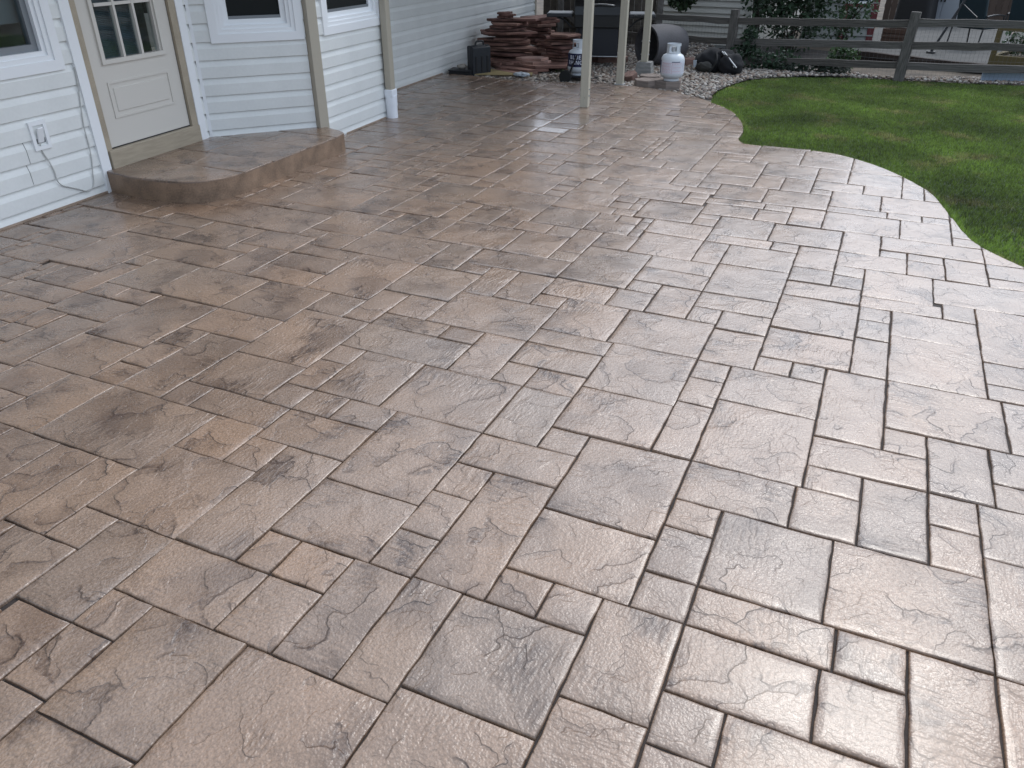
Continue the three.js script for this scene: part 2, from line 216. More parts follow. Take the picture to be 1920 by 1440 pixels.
// ------------------------------------------------------------------ stamped patio
// the joints of the pattern in centimetres: u0, v0, u1, v1 of every stone
const JOINTS = [
  -232, 20, -200, 64, -200, 20, -176, 48, -176, 20, -128, 40, -176, 40, -168, 56, -168, 40, -132, 68, -264, 48, -240, 72, -240, 48, -232, 64, -200, 48, -184, 56, -184, 48, -176, 56, -132, 48, -80, 64, -80, 48, -24, 72, -200, 56, -185, 64,
  -185, 56, -168, 71, -16, 56, 40, 80, -240, 64, -208, 88, -208, 64, -185, 93, -132, 64, -85, 108, -85, 64, -80, 72, -24, 64, -16, 80, -168, 68, -132, 108, -185, 71, -168, 93, -264, 72, -240, 96, -85, 72, -64, 80, -64, 72, -48, 80,
  -48, 72, -32, 80, -32, 72, -24, 88, -312, 80, -272, 120, -272, 80, -264, 96, -85, 80, -45, 114, -45, 80, -32, 96, -24, 80, 8, 104, 8, 80, 32, 104, 32, 80, 56, 104, -240, 88, -210, 116, -32, 88, -24, 104, -210, 93, -185, 133,
  -185, 93, -168, 108, -400, 96, -344, 128, -344, 96, -312, 128, -272, 96, -256, 112, -256, 96, -240, 104, -45, 96, -32, 104, 56, 96, 72, 112, -45, 104, -20, 129, -20, 104, -3, 125, -3, 104, 16, 112, 16, 104, 32, 112, 32, 104, 48, 112,
  48, 104, 56, 120, -185, 108, -145, 133, -145, 108, -124, 133, -124, 108, -103, 150, -103, 108, -85, 151, -269, 112, -247, 157, -3, 112, 40, 142, 40, 112, 48, 128, 56, 112, 88, 136, 88, 112, 112, 136, -85, 114, -45, 151, -247, 116, -227, 157,
  -227, 116, -210, 133, -312, 120, -296, 136, -296, 120, -280, 128, -280, 120, -269, 128, 48, 120, 56, 136, -20, 125, -3, 142, -400, 128, -344, 160, -344, 128, -312, 152, -296, 128, -269, 157, 40, 128, 48, 136, -45, 129, -20, 167, -227, 133, -185, 174,
  -185, 133, -159, 193, -159, 133, -145, 150, -145, 133, -124, 150, -432, 136, -400, 168, -312, 136, -296, 157, 40, 136, 62, 184, 62, 136, 80, 144, 80, 136, 112, 176, -20, 142, 18, 167, 18, 142, 40, 167, 62, 144, 80, 184, -159, 150, -119, 182,
  -119, 150, -103, 169, -103, 151, -78, 211, -78, 151, -61, 167, -61, 151, -45, 167, -344, 152, -314, 176, -314, 157, -286, 199, -286, 157, -227, 199, -400, 160, -368, 184, -368, 160, -344, 184, -78, 167, -37, 199, -37, 167, -20, 184, -20, 167, 21, 184,
  21, 167, 40, 184, -480, 168, -440, 192, -440, 168, -400, 200, -119, 169, -103, 192, -227, 174, -202, 199, -202, 174, -185, 193, -344, 176, -314, 199, 80, 176, 120, 208, -159, 182, -119, 233, -376, 184, -360, 192, -360, 184, -344, 192, -37, 184, -20, 208,
  -20, 184, 17, 224, 17, 184, 62, 224, 62, 184, 80, 235, -512, 192, -464, 216, -464, 192, -440, 216, -372, 192, -345, 244, -119, 192, -103, 211, -202, 193, -159, 216, -345, 199, -304, 231, -304, 199, -286, 217, -286, 199, -260, 258, -260, 199, -244, 216,
  -244, 199, -202, 216, -78, 199, -37, 249, -440, 200, -416, 224, -416, 200, -400, 216, -400, 208, -390, 224, -390, 208, -372, 225, -37, 208, -20, 224, 80, 208, 120, 232, -119, 211, -78, 233, -544, 216, -520, 240, -520, 216, -496, 240, -496, 216, -464, 248,
  -464, 216, -440, 240, -416, 216, -400, 224, -260, 216, -218, 248, -218, 216, -202, 233, -202, 216, -183, 233, -183, 216, -159, 233, -304, 217, -286, 240, -440, 224, -424, 240, -424, 224, -390, 250, -37, 224, 2, 249, 2, 224, 24, 249, 24, 224, 46, 265,
  46, 224, 62, 246, -390, 225, -372, 244, -345, 231, -304, 284, 88, 232, 120, 256, -218, 233, -202, 258, -202, 233, -169, 274, -169, 233, -119, 274, -119, 233, -95, 274, -95, 233, -78, 249, 62, 235, 88, 265, -555, 240, -496, 264, -464, 240, -440, 264,
  -440, 240, -424, 250, -304, 240, -286, 258, -390, 244, -345, 268, 46, 246, 62, 265, -496, 248, -472, 272, -472, 248, -464, 264, -260, 248, -218, 301, -95, 249, -53, 286, -53, 249, -37, 291, -37, 249, 4, 299, 4, 249, 24, 265, -440, 250, -390, 268,
  88, 256, 120, 288, -304, 258, -260, 284, -218, 258, -202, 274, -557, 264, -520, 288, -520, 264, -496, 288, -472, 264, -448, 288, -448, 264, -440, 280, 4, 265, 46, 287, 46, 265, 68, 305, 68, 265, 88, 281, -440, 268, -432, 294, -432, 268, -406, 294,
  -406, 268, -390, 311, -390, 268, -369, 284, -369, 268, -345, 284, -496, 272, -472, 288, 120, 272, 144, 296, -218, 274, -158, 301, -158, 274, -135, 316, -135, 274, -119, 293, -119, 274, -95, 293, -448, 280, -440, 294, 68, 281, 88, 305, -390, 284, -356, 326,
  -356, 284, -304, 326, -304, 284, -260, 326, -95, 286, -53, 332, 4, 287, 30, 348, 30, 287, 46, 305, -559, 288, -520, 312, -520, 288, -496, 312, -496, 288, -488, 304, -488, 288, -452, 313, 88, 288, 104, 304, 104, 288, 120, 304, -53, 291, -37, 314,
  -135, 293, -95, 316, -452, 294, -406, 355, 120, 296, 144, 320, -37, 299, 4, 332, -260, 301, -236, 326, -236, 301, -218, 342, -218, 301, -178, 316, -178, 301, -158, 316, -496, 304, -488, 313, 96, 304, 120, 328, 30, 305, 76, 348, 76, 305, 96, 348,
  -406, 311, -390, 326, -552, 312, -504, 336, -504, 312, -496, 328, -496, 313, -452, 337, -53, 314, -37, 332, -218, 316, -194, 342, -194, 316, -135, 358, -135, 316, -95, 332, 120, 320, 144, 344, -406, 326, -347, 355, -347, 326, -323, 369, -323, 326, -279, 346,
  -279, 326, -236, 385, -504, 328, -496, 337, 112, 328, 120, 344, -135, 332, -99, 374, -99, 332, -53, 374, -53, 332, -27, 370, -27, 332, -11, 348, -11, 332, 4, 348, -536, 336, -528, 352, -528, 337, -452, 384, -236, 342, -194, 385, 104, 344, 128, 368,
  128, 344, 144, 360, -323, 346, -279, 369, -27, 348, 14, 384, 14, 348, 30, 389, 30, 348, 71, 398, 71, 348, 104, 363, -536, 352, -528, 368, -452, 355, -411, 378, -411, 355, -366, 397, -366, 355, -347, 369, -194, 358, -175, 399, -175, 358, -152, 399,
  -152, 358, -135, 374, -565, 360, -536, 384, 128, 360, 144, 376, 71, 363, 104, 386, -536, 368, -528, 384, 104, 368, 128, 384, -366, 369, -323, 397, -323, 369, -279, 385, -53, 370, -27, 393, -152, 374, -114, 399, -114, 374, -92, 399, -92, 374, -69, 415,
  -69, 374, -53, 393, 128, 376, 160, 416, -568, 384, -512, 416, -512, 384, -472, 424, -472, 384, -452, 400, -27, 384, 14, 430, 112, 384, 128, 400, -323, 385, -297, 412, -297, 385, -236, 426, -236, 385, -213, 426, -213, 385, -194, 399, 71, 386, 112, 452,
  14, 389, 30, 412, -69, 393, -27, 415, -432, 397, -378, 441, -378, 397, -341, 441, -341, 397, -323, 412, 30, 398, 71, 430, -213, 399, -152, 426, -152, 399, -110, 459, -110, 399, -92, 415, -472, 400, -432, 424, 112, 400, 128, 416, -341, 412, -297, 455,
  14, 412, 30, 430, -110, 415, -69, 438, -69, 415, -27, 463, -571, 416, -528, 448, -528, 416, -512, 432, 112, 416, 144, 448, 144, 416, 160, 432, -512, 424, -464, 448, -464, 424, -432, 448, -297, 426, -277, 469, -277, 426, -254, 469, -254, 426, -202, 469,
  -202, 426, -169, 469, -169, 426, -152, 442, -27, 430, 14, 453, 14, 430, 55, 446, 55, 430, 71, 452, -528, 432, -512, 448, 144, 432, 168, 456, -110, 438, -69, 459, -432, 441, -387, 455, -387, 441, -341, 455, -169, 442, -152, 488, 14, 446, 51, 489,
  -573, 448, -528, 480, -528, 448, -480, 472, -480, 448, -448, 472, -448, 448, -432, 464, 112, 448, 144, 488, 51, 452, 104, 489, 104, 452, 112, 472, -27, 453, -3, 477, -3, 453, 14, 472, -432, 455, -403, 488, -403, 455, -341, 504, -341, 455, -313, 520,
  -313, 455, -297, 469, 144, 456, 176, 488, -152, 459, -127, 488, -127, 459, -86, 500, -86, 459, -69, 500, -69, 463, -27, 500, -448, 464, -432, 480, -313, 469, -271, 503, -271, 469, -254, 497, -254, 469, -231, 511, -212, 469, -188, 488, -188, 469, -169, 488,
  -528, 472, -488, 504, -488, 472, -448, 496, -3, 472, 14, 489, 104, 472, 112, 488, -27, 477, -3, 516, -575, 480, -528, 504, -448, 480, -432, 496, -432, 488, -416, 504, -416, 488, -403, 504, -208, 488, -168, 528, -168, 488, -136, 512, -136, 488, -128, 504,
  104, 488, 152, 504, -3, 489, 37, 516, 37, 489, 58, 516, 58, 489, 81, 529, 81, 489, 104, 504, -488, 496, -448, 536, -448, 496, -432, 512, -271, 497, -254, 511, -128, 500, -86, 530, -86, 500, -44, 516, -44, 500, -27, 516, -313, 503, -271, 552,
  -568, 504, -544, 528, -544, 504, -504, 528, -504, 504, -488, 520, -432, 504, -400, 528, -400, 504, -360, 544, -360, 504, -341, 520, -136, 504, -128, 520, 81, 504, 112, 529, 112, 504, 136, 528, -271, 511, -208, 552, -448, 512, -432, 528, -168, 512, -152, 528,
  -152, 512, -136, 528, -86, 516, -48, 557, -48, 516, -3, 557, -3, 516, 21, 557, 21, 516, 37, 529, 37, 516, 58, 529, -504, 520, -488, 536, -360, 520, -328, 560, -328, 520, -313, 536, -136, 520, -128, 530, -580, 528, -536, 560, -536, 528, -504, 560,
  -448, 528, -424, 552, -424, 528, -400, 552, -208, 528, -160, 544, -160, 528, -144, 544, 21, 529, 81, 557, 81, 529, 104, 574, -144, 530, -102, 576, -102, 530, -86, 546, -504, 536, -472, 576, -472, 536, -448, 560, -328, 536, -313, 552, -400, 544, -360, 568,
  -208, 544, -168, 576, -168, 544, -152, 560, -152, 544, -144, 560, -102, 546, -86, 557, -448, 552, -408, 584, -408, 552, -400, 568, -328, 552, -320, 568, -320, 552, -288, 576, -288, 552, -271, 568, -271, 552, -224, 611, -224, 552, -208, 568, -102, 557, -64, 585,
  -64, 557, -41, 585, -41, 557, -18, 600, -18, 557, 32, 600, 32, 557, 64, 600, 64, 557, 81, 574, -583, 560, -544, 600, -544, 560, -504, 600, -472, 560, -448, 584, -360, 560, -344, 576, -344, 560, -328, 576, -168, 560, -152, 576, -152, 560, -144, 576,
  -408, 568, -376, 592, -376, 568, -360, 584, -328, 568, -320, 576, -288, 568, -271, 576, -224, 568, -208, 584, 64, 574, 88, 620, -504, 576, -472, 600, -360, 576, -344, 592, -344, 576, -336, 592, -336, 576, -288, 640, -288, 576, -271, 596, -208, 576, -176, 600,
  -176, 576, -120, 608, -120, 576, -104, 592, -472, 584, -440, 616, -440, 584, -408, 608, -376, 584, -360, 600, -224, 584, -208, 600, -104, 585, -61, 600, -61, 585, -41, 600, -408, 592, -376, 616, -360, 592, -344, 608, -344, 592, -336, 608, -120, 592, -104, 608,
  -288, 596, -271, 637, -576, 600, -544, 640, -544, 600, -496, 624, -496, 600, -472, 624, -376, 600, -360, 616, -224, 600, -208, 611, -208, 600, -192, 608, -192, 600, -176, 616, -102, 600, -65, 642, -65, 600, -18, 642, -18, 600, 23, 615, 23, 600, 46, 615,
  46, 600, 64, 615, -440, 608, -408, 632, -360, 608, -336, 632, -204, 608, -192, 624, -176, 608, -128, 624, -128, 608, -102, 624, -271, 611, -244, 637, -244, 611, -204, 656, -18, 615, 18, 657, 18, 615, 64, 657, -472, 616, -440, 640, -408, 616, -376, 640,
  -376, 616, -360, 632, -192, 616, -176, 624, -544, 624, -504, 656, -504, 624, -480, 648, -480, 624, -472, 640, -204, 624, -142, 669, -142, 624, -119, 669, -119, 624, -102, 642, -440, 632, -408, 656, -376, 632, -344, 672, -344, 632, -336, 648, -288, 637, -264, 678,
  -264, 637, -244, 656, -589, 640, -544, 672, -480, 640, -440, 672, -408, 640, -384, 664, -384, 640, -376, 656, -336, 640, -304, 664, -304, 640, -288, 656, -119, 642, -78, 669, -78, 642, -57, 683, -57, 642, -34, 683, -34, 642, -18, 657, -504, 648, -480, 672,
  -344, 648, -336, 664, -544, 656, -520, 680, -520, 656, -504, 672, -440, 656, -408, 688, -384, 656, -376, 672, -304, 656, -288, 678, -264, 656, -248, 678, -248, 656, -216, 688, -216, 656, -204, 672, -34, 657, 4, 683, 4, 657, 32, 683, 32, 657, 48, 699,
  48, 657, 80, 712, -408, 664, -384, 688, -344, 664, -304, 688, -161, 669, -136, 694, -136, 669, -119, 748, -119, 669, -78, 720, -591, 672, -560, 696, -560, 672, -544, 688, -520, 672, -488, 704, -488, 672, -440, 688, -384, 672, -352, 696, -352, 672, -344, 688,
  -216, 672, -204, 688, -304, 678, -248, 720, -544, 680, -520, 704, -78, 683, -34, 727, -34, 683, -9, 727, -9, 683, 32, 724, -560, 688, -544, 704, -488, 688, -440, 712, -440, 688, -408, 712, -408, 688, -384, 712, -352, 688, -320, 712, -320, 688, -304, 704,
  -248, 688, -224, 712, -224, 688, -204, 696, -184, 694, -176, 712, -176, 694, -136, 792, -584, 696, -560, 720, -384, 696, -352, 720, -224, 696, -184, 720, 32, 699, 48, 736, -560, 704, -536, 728, -536, 704, -504, 736, -504, 704, -488, 720, -320, 704, -304, 720,
  -488, 712, -440, 736, -440, 712, -384, 744, -352, 712, -320, 752, -248, 712, -224, 736, -184, 712, -176, 728, -595, 720, -560, 744, -504, 720, -488, 736, -384, 720, -352, 760, -320, 720, -288, 760, -288, 720, -248, 744, -224, 720, -192, 760, -192, 720, -184, 736,
  -119, 720, -93, 736, -93, 720, -78, 727, -9, 724, 32, 776, -52, 727, -9, 784, -560, 728, -536, 752, -184, 728, -176, 744, -536, 736, -496, 768, -496, 736, -464, 760, -464, 736, -440, 760, -248, 736, -224, 760, -192, 736, -184, 752, -119, 736, -93, 748,
  -597, 744, -568, 768, -568, 744, -560, 760, -440, 744, -416, 768, -416, 744, -384, 768, -288, 744, -248, 784, -184, 744, -176, 760, -136, 748, -93, 792, -560, 752, -536, 776, -352, 752, -320, 776, -192, 752, -184, 768, -568, 760, -560, 776, -496, 760, -464, 784,
  -464, 760, -440, 784, -384, 760, -352, 800, -320, 760, -288, 784, -248, 760, -216, 784, -216, 760, -192, 784, -184, 760, -176, 776, -599, 768, -568, 792, -536, 768, -496, 800, -440, 768, -408, 808, -408, 768, -384, 792, -192, 768, -184, 784, -568, 776, -536, 816,
  -352, 776, -320, 816, -184, 776, -176, 792, -496, 784, -456, 816, -456, 784, -440, 800, -320, 784, -280, 808, -280, 784, -248, 824, -248, 784, -216, 816, -216, 784, -184, 816, -48, 784, -8, 824, -592, 792, -568, 816, -408, 792, -384, 816, -184, 792, -136, 816,
  -136, 792, -96, 816, -536, 800, -496, 840, -456, 800, -440, 816, -384, 800, -352, 832, -440, 808, -408, 840, -320, 808, -280, 840, -602, 816, -552, 832, -552, 816, -536, 832, -496, 816, -472, 840, -472, 816, -440, 840, -408, 816, -384, 840, -352, 816, -320, 856,
  -248, 816, -192, 848, -192, 816, -144, 848, -144, 816, -112, 840, -280, 824, -248, 864, -604, 832, -568, 856, -568, 832, -536, 856, -384, 832, -352, 856, -536, 840, -504, 872, -504, 840, -472, 880, -472, 840, -416, 864, -416, 840, -384, 880, -320, 840, -280, 864,
  -144, 840, -112, 880, -248, 848, -192, 872, -192, 848, -144, 872, -607, 856, -552, 888, -552, 856, -536, 872, -384, 856, -352, 888, -352, 856, -320, 896, -472, 864, -416, 896, -320, 864, -272, 896, -272, 864, -248, 888, -552, 872, -504, 904, -248, 872, -200, 896,
  -200, 872, -144, 896, -504, 880, -472, 920, -416, 880, -384, 912, -144, 880, -112, 920, -600, 888, -552, 912, -384, 888, -352, 920, -272, 888, -248, 912, -472, 896, -424, 912, -424, 896, -416, 912, -352, 896, -312, 928, -312, 896, -288, 920, -288, 896, -272, 912,
  -248, 896, -216, 928, -216, 896, -176, 928, -176, 896, -144, 928, -552, 904, -520, 944, -520, 904, -504, 920, -611, 912, -576, 936, -576, 912, -552, 936, -472, 912, -448, 936, -448, 912, -416, 944, -416, 912, -384, 952, -288, 912, -256, 952, -256, 912, -248, 928,
  -520, 920, -488, 952, -488, 920, -472, 936, -384, 920, -352, 944, -312, 920, -288, 944, -352, 928, -312, 952, -256, 928, -208, 944, -208, 928, -176, 960, -176, 928, -144, 968, -613, 936, -584, 960, -584, 936, -552, 976, -488, 936, -448, 976, -552, 944, -520, 984,
  -448, 944, -416, 968, -384, 944, -352, 976, -312, 944, -288, 968, -256, 944, -208, 960, -520, 952, -488, 992, -416, 952, -384, 992, -352, 952, -312, 984, -288, 952, -256, 976, -615, 960, -584, 984, -256, 960, -216, 1000, -216, 960, -184, 984, -184, 960, -176, 976,
  -448, 968, -416, 992, -312, 968, -288, 992, -176, 968, -144, 1008, -584, 976, -552, 1016, -488, 976, -448, 1008, -384, 976, -352, 1016, -288, 976, -256, 1000, -184, 976, -176, 992, -608, 984, -584, 1008, -552, 984, -520, 1024, -352, 984, -320, 1024, -320, 984, -312, 1000,
  -216, 984, -184, 1024, -520, 992, -488, 1016, -448, 992, -416, 1024, -416, 992, -384, 1032, -312, 992, -288, 1016, -320, 1000, -312, 1016, -288, 1000, -256, 1024, -256, 1000, -216, 1024, -620, 1008, -584, 1040, -488, 1008, -464, 1032, -464, 1008, -448, 1024, -584, 1016, -552, 1040,
  -520, 1016, -488, 1056, -384, 1016, -352, 1048, -320, 1016, -288, 1040, -552, 1024, -520, 1048, -464, 1024, -432, 1048, -432, 1024, -416, 1040, -352, 1024, -320, 1048, -288, 1024, -256, 1064, -256, 1024, -208, 1056, -488, 1032, -464, 1056, -416, 1032, -384, 1056, -622, 1040, -568, 1072,
  -568, 1040, -552, 1056, -432, 1040, -416, 1056, -320, 1040, -288, 1064, -552, 1048, -520, 1072, -464, 1048, -432, 1080, -384, 1048, -352, 1072, -352, 1048, -320, 1080, -568, 1056, -552, 1072, -432, 1056, -392, 1088, -392, 1056, -384, 1072, -320, 1064, -296, 1088, -296, 1064, -264, 1088
];
// stones with a lug, corner by corner
const LUGS = [[-128, 20, -72, 20, -72, 48, -128, 48, -132, 48, -132, 40, -128, 40], [-256, 104, -240, 104, -240, 112, -240, 116, -247, 116, -247, 112, -256, 112], [-400, 184, -376, 184, -376, 192, -372, 192, -372, 208, -376, 208, -400, 208], [96, 328, 112, 328, 112, 344, 104, 344, 104, 348, 96, 348, 96, 344], [-452, 378, -411, 378, -411, 397, -432, 397, -432, 400, -452, 400, -452, 397], [-231, 469, -212, 469, -212, 488, -208, 488, -208, 511, -212, 511, -231, 511], [-204, 669, -161, 669, -161, 694, -184, 694, -184, 696, -204, 696, -204, 694], [-93, 727, -52, 727, -52, 784, -48, 784, -48, 792, -52, 792, -93, 792]];
const patio = new THREE.Group(); patio.name = 'patio'; patio.userData.kind = 'structure'; scene.add(patio);
function slab(poly, top, depth, topMat, sideMat, name, parent) {
  const g = new THREE.ExtrudeGeometry(new THREE.Shape(poly), { depth, bevelEnabled: false, curveSegments: 4 });
  g.rotateX(-Math.PI / 2); g.translate(0, top - depth, 0);
  return mesh(name, g, [topMat, sideMat], parent);
}
slab(patioPoly, -0.0105, 0.16, jointMat, edgeMat, 'slab', patio);
function clipRect(poly, u0, v0, u1, v1) {
  const cut = (pts, f, cross) => { const o = []; for (let i = 0; i < pts.length; i++) { const a = pts[i], b = pts[(i + 1) % pts.length], fa = f(a), fb2 = f(b); if (fa >= 0) o.push(a); if ((fa >= 0) !== (fb2 >= 0)) { const t = fa / (fa - fb2); o.push(P2(a.x + (b.x - a.x) * t, a.y + (b.y - a.y) * t)); } } return o; };
  let p = cut(poly, q => q.x - u0); if (p.length) p = cut(p, q => u1 - q.x); if (p.length) p = cut(p, q => q.y - v0); if (p.length) p = cut(p, q => v1 - q.y);
  return p;
}
function tidy(pts) { let o = []; for (const p of pts) { const q = o[o.length - 1]; if (!q || q.distanceTo(p) > 0.006) o.push(p); } if (o.length > 2 && o[0].distanceTo(o[o.length - 1]) < 0.006) o.pop(); return o; }
const areaOf = p => { let a = 0; for (let i = 0; i < p.length; i++) { const q = p[(i + 1) % p.length]; a += p[i].x * q.y - q.x * p[i].y; } return a / 2; };
function stoneGeo(poly, y, tint) {
  let pts = tidy(poly); if (pts.length < 3) return null;
  if (areaOf(pts) < 0) pts.reverse();
  const A = areaOf(pts); if (A < 0.0006) return null;
  let minx = 1e9, maxx = -1e9, miny = 1e9, maxy = -1e9; for (const p of pts) { minx = Math.min(minx, p.x); maxx = Math.max(maxx, p.x); miny = Math.min(miny, p.y); maxy = Math.max(maxy, p.y); }
  const dim = Math.min(maxx - minx, maxy - miny, A / Math.max(maxx - minx, maxy - miny));
  if (dim < 0.012) return null;
  const out = [];
  for (let i = 0; i < pts.length; i++) {
    const a = pts[i], b = pts[(i + 1) % pts.length], d = P2(b.x - a.x, b.y - a.y), L = d.length(), n = Math.max(1, Math.round(L / 0.055));
    for (let k = 0; k < n; k++) { const t = k / n, j = (k ? 1 : 0.6) * rr(-0.0026, 0.0020); out.push(P2(a.x + d.x * t - d.y / L * j, a.y + d.y * t + d.x / L * j)); }
  }
  const N = out.length, nor = out.map((p, i) => { const a = out[(i + N - 1) % N], b = out[(i + 1) % N]; const e1 = P2(p.x - a.x, p.y - a.y).normalize(), e2 = P2(b.x - p.x, b.y - p.y).normalize(); const n = P2(-(e1.y + e2.y), e1.x + e2.x).normalize(); const c = Math.max(0.5, n.x * -e2.y + n.y * e2.x); return n.multiplyScalar(1 / c); });
  const inn = Math.min(0.022, dim * 0.22), tx = rr(-0.014, 0.014), tz = rr(-0.014, 0.014), cx = (minx + maxx) / 2, cy = (miny + maxy) / 2;
  const soft = rr(0.0045, 0.0085);
  const rings = [[0, -0.0125], [0.0006, -0.0052], [0.0022, -0.0016], [soft, -0.0004], [inn, 0.0006]];
  const pos = [], col = [], uv = [], idx = [];
  const ou = rnd(), ov = rnd(), rot = Math.floor(rnd() * 4), fl = rnd() < 0.5 ? -1 : 1, cr = [1, 0, -1, 0][rot], sr = [0, 1, 0, -1][rot];
  rings.forEach(([ins, h], r) => out.forEach((p, i) => {
    const q = P2(p.x + nor[i].x * ins, p.y + nor[i].y * ins);
    const hh = y + h + (r > 1 ? (q.x - cx) * tx + (q.y - cy) * tz + (r === 2 ? rr(-0.001, 0.0006) : 0) : 0);
    pos.push(q.x, hh, -q.y); col.push(tint.r, tint.g, tint.b);
    const lx = (q.x - cx) * fl, ly = q.y - cy; uv.push((lx * cr - ly * sr) / TILE + ou, (lx * sr + ly * cr) / TILE + ov);
  }));
  for (let r = 0; r < rings.length - 1; r++) for (let i = 0; i < N; i++) { const a = r * N + i, b = r * N + (i + 1) % N, c = a + N, d = b + N; idx.push(a, b, d, a, d, c); }
  const last = (rings.length - 1) * N, ring = out.map((p, i) => P2(p.x + nor[i].x * inn, p.y + nor[i].y * inn));
  for (const f of THREE.ShapeUtils.triangulateShape(ring, [])) idx.push(last + f[0], last + f[1], last + f[2]);
  const g = new THREE.BufferGeometry();
  g.setAttribute('position', new THREE.Float32BufferAttribute(pos, 3)); g.setAttribute('uv', new THREE.Float32BufferAttribute(uv, 2)); g.setAttribute('color', new THREE.Float32BufferAttribute(col, 3));
  g.setIndex(idx); g.computeVertexNormals(); return g;
}
function insetPoly(p, d) { return p.map((q, i) => { const a = p[(i + p.length - 1) % p.length], b = p[(i + 1) % p.length], e1 = P2(q.x - a.x, q.y - a.y).normalize(), e2 = P2(b.x - q.x, b.y - q.y).normalize(); return P2(q.x - (e1.y + e2.y) * d, q.y + (e1.x + e2.x) * d); }); }
const stoneTint = () => { const v = rr(0.92, 1.07), w = rr(-0.02, 0.02), gr = rnd() < 0.15 ? rr(0.01, 0.04) : 0; return { r: v * (1 + w - gr), g: v, b: v * (1 - w + gr) }; };
{
  const proj = (u, v) => { const p = V3(u, 0, -v).sub(camera.position).applyQuaternion(new THREE.Quaternion().setFromEuler(camera.rotation).invert()); return p.z > -0.2 ? null : P2(960 + FOCAL * p.x / -p.z, 720 - FOCAL * p.y / -p.z); };
  const list = [];
  for (let i = 0; i < JOINTS.length; i += 4) {
    const [u0, v0, u1, v1] = [0, 1, 2, 3].map(k => JOINTS[i + k] / 100), J = rr(0.0019, 0.0038);
    add(clipRect(patioPoly, u0 + J, v0 + J, u1 - J, v1 - J), u0, v0, u1, v1);
  }
  for (const q of LUGS) { const p = []; for (let i = 0; i < q.length; i += 2) p.push(P2(q[i] / 100, q[i + 1] / 100)); const us = p.map(a => a.x), vs = p.map(a => a.y); add(insetPoly(p, 0.0028), Math.min(...us), Math.min(...vs), Math.max(...us), Math.max(...vs)); }
  function add(poly, u0, v0, u1, v1) {
    const g = stoneGeo(poly, rr(-0.0012, 0.0012), stoneTint()); if (!g) return;
    const c = [[u0, v0], [u1, v0], [u1, v1], [u0, v1]].map(([a, b]) => proj(a, b)); let size = 0;
    if (c.every(Boolean)) { const k = c.map(p => P2(Math.min(1920, Math.max(0, p.x)), Math.min(1440, Math.max(0, p.y)))); size = Math.abs(areaOf(k)); }
    const wq = at(1040, 226, 0), wet = Math.hypot(((u0 + u1) / 2 - wq.x) / 0.34, ((v0 + v1) / 2 + wq.z) / 0.62) < 1;
    list.push({ g, size: wet ? Math.max(size, 6000) : size, wet });
  }
  list.sort((a, b) => b.size - a.size);
  list.slice(0, 298).forEach(({ g, wet }, i) => mesh(i ? 'paving_stone_' + String(i).padStart(3, '0') : 'paving_stone', g, wet ? wetMat : stoneMat, patio));
  const rest = list.slice(298).map(o => o.g);
  tag(mesh('small_paving_stones', mergeGeometries(rest, false), stoneMat, patio), null, null, null, 'stuff');
}

// ------------------------------------------------------------------ the step in front of the door
{
  const c = [[-5.50, 4.20], [-5.0, 4.15], [-4.76, 4.16], [-4.58, 4.22], [-4.46, 4.34], [-4.40, 4.52], [-4.40, 4.8], [-4.43, 5.5], [-4.46, 6.0], [-4.49, 6.09], [-4.57, 6.15], [-4.75, 6.22], [-4.93, 6.35], [-5.2, 6.1], [-5.75, 5.5], [-5.70, 4.6]];
  const front = new THREE.CatmullRomCurve3(c.slice(0, 13).map(p => V3(p[0], p[1], 0)), false, 'centripetal').getPoints(48).map(p => P2(p.x, p.y));
  const poly = [...front, ...c.slice(13).map(p => P2(...p))];
  if (areaOf(poly) < 0) poly.reverse();
  const step = thing('concrete_step', 'low rounded brown stamped concrete step below the door', 'step');
  slab(poly, 0.150, 0.165, jointMat, riserMat, 'riser', step);
  const vs = [4.1, 4.62, 4.98, 5.5, 5.9, 6.5];
  for (let r = 0; r + 1 < vs.length; r++) {
    const us = r % 2 ? [-5.9, -5.36, -4.98, -4.3] : [-5.9, -5.12, -4.3];
    if (r === 0) us.splice(1, 1, -4.95);
    for (let k = 0; k + 1 < us.length; k++) { const J = 0.003, p = clipRect(poly, us[k] + J, vs[r] + J, us[k + 1] - J, vs[r + 1] - J); const g = stoneGeo(p, 0.1605, stoneTint()); if (g) mesh('paving_stone', g, stoneMat, step); }
  }
}

// ------------------------------------------------------------------ the house
const HOUSE = { o: [-5.33, 3.2], turn: 0.0828 };
const house = thing('house', 'white house clad in horizontal vinyl siding with an angled bay beside the door', 'house', [HOUSE.o[0], 0, -HOUSE.o[1]], HOUSE.turn);
const houseInv = () => { house.updateMatrixWorld(true); return house.matrixWorld.clone().invert(); };
function panel(s0, t0, deg) { const m = new THREE.Matrix4().makeTranslation(t0, 0, -s0).multiply(new THREE.Matrix4().makeRotationY(-deg * Math.PI / 180)); return g => g.applyMatrix4(m); }
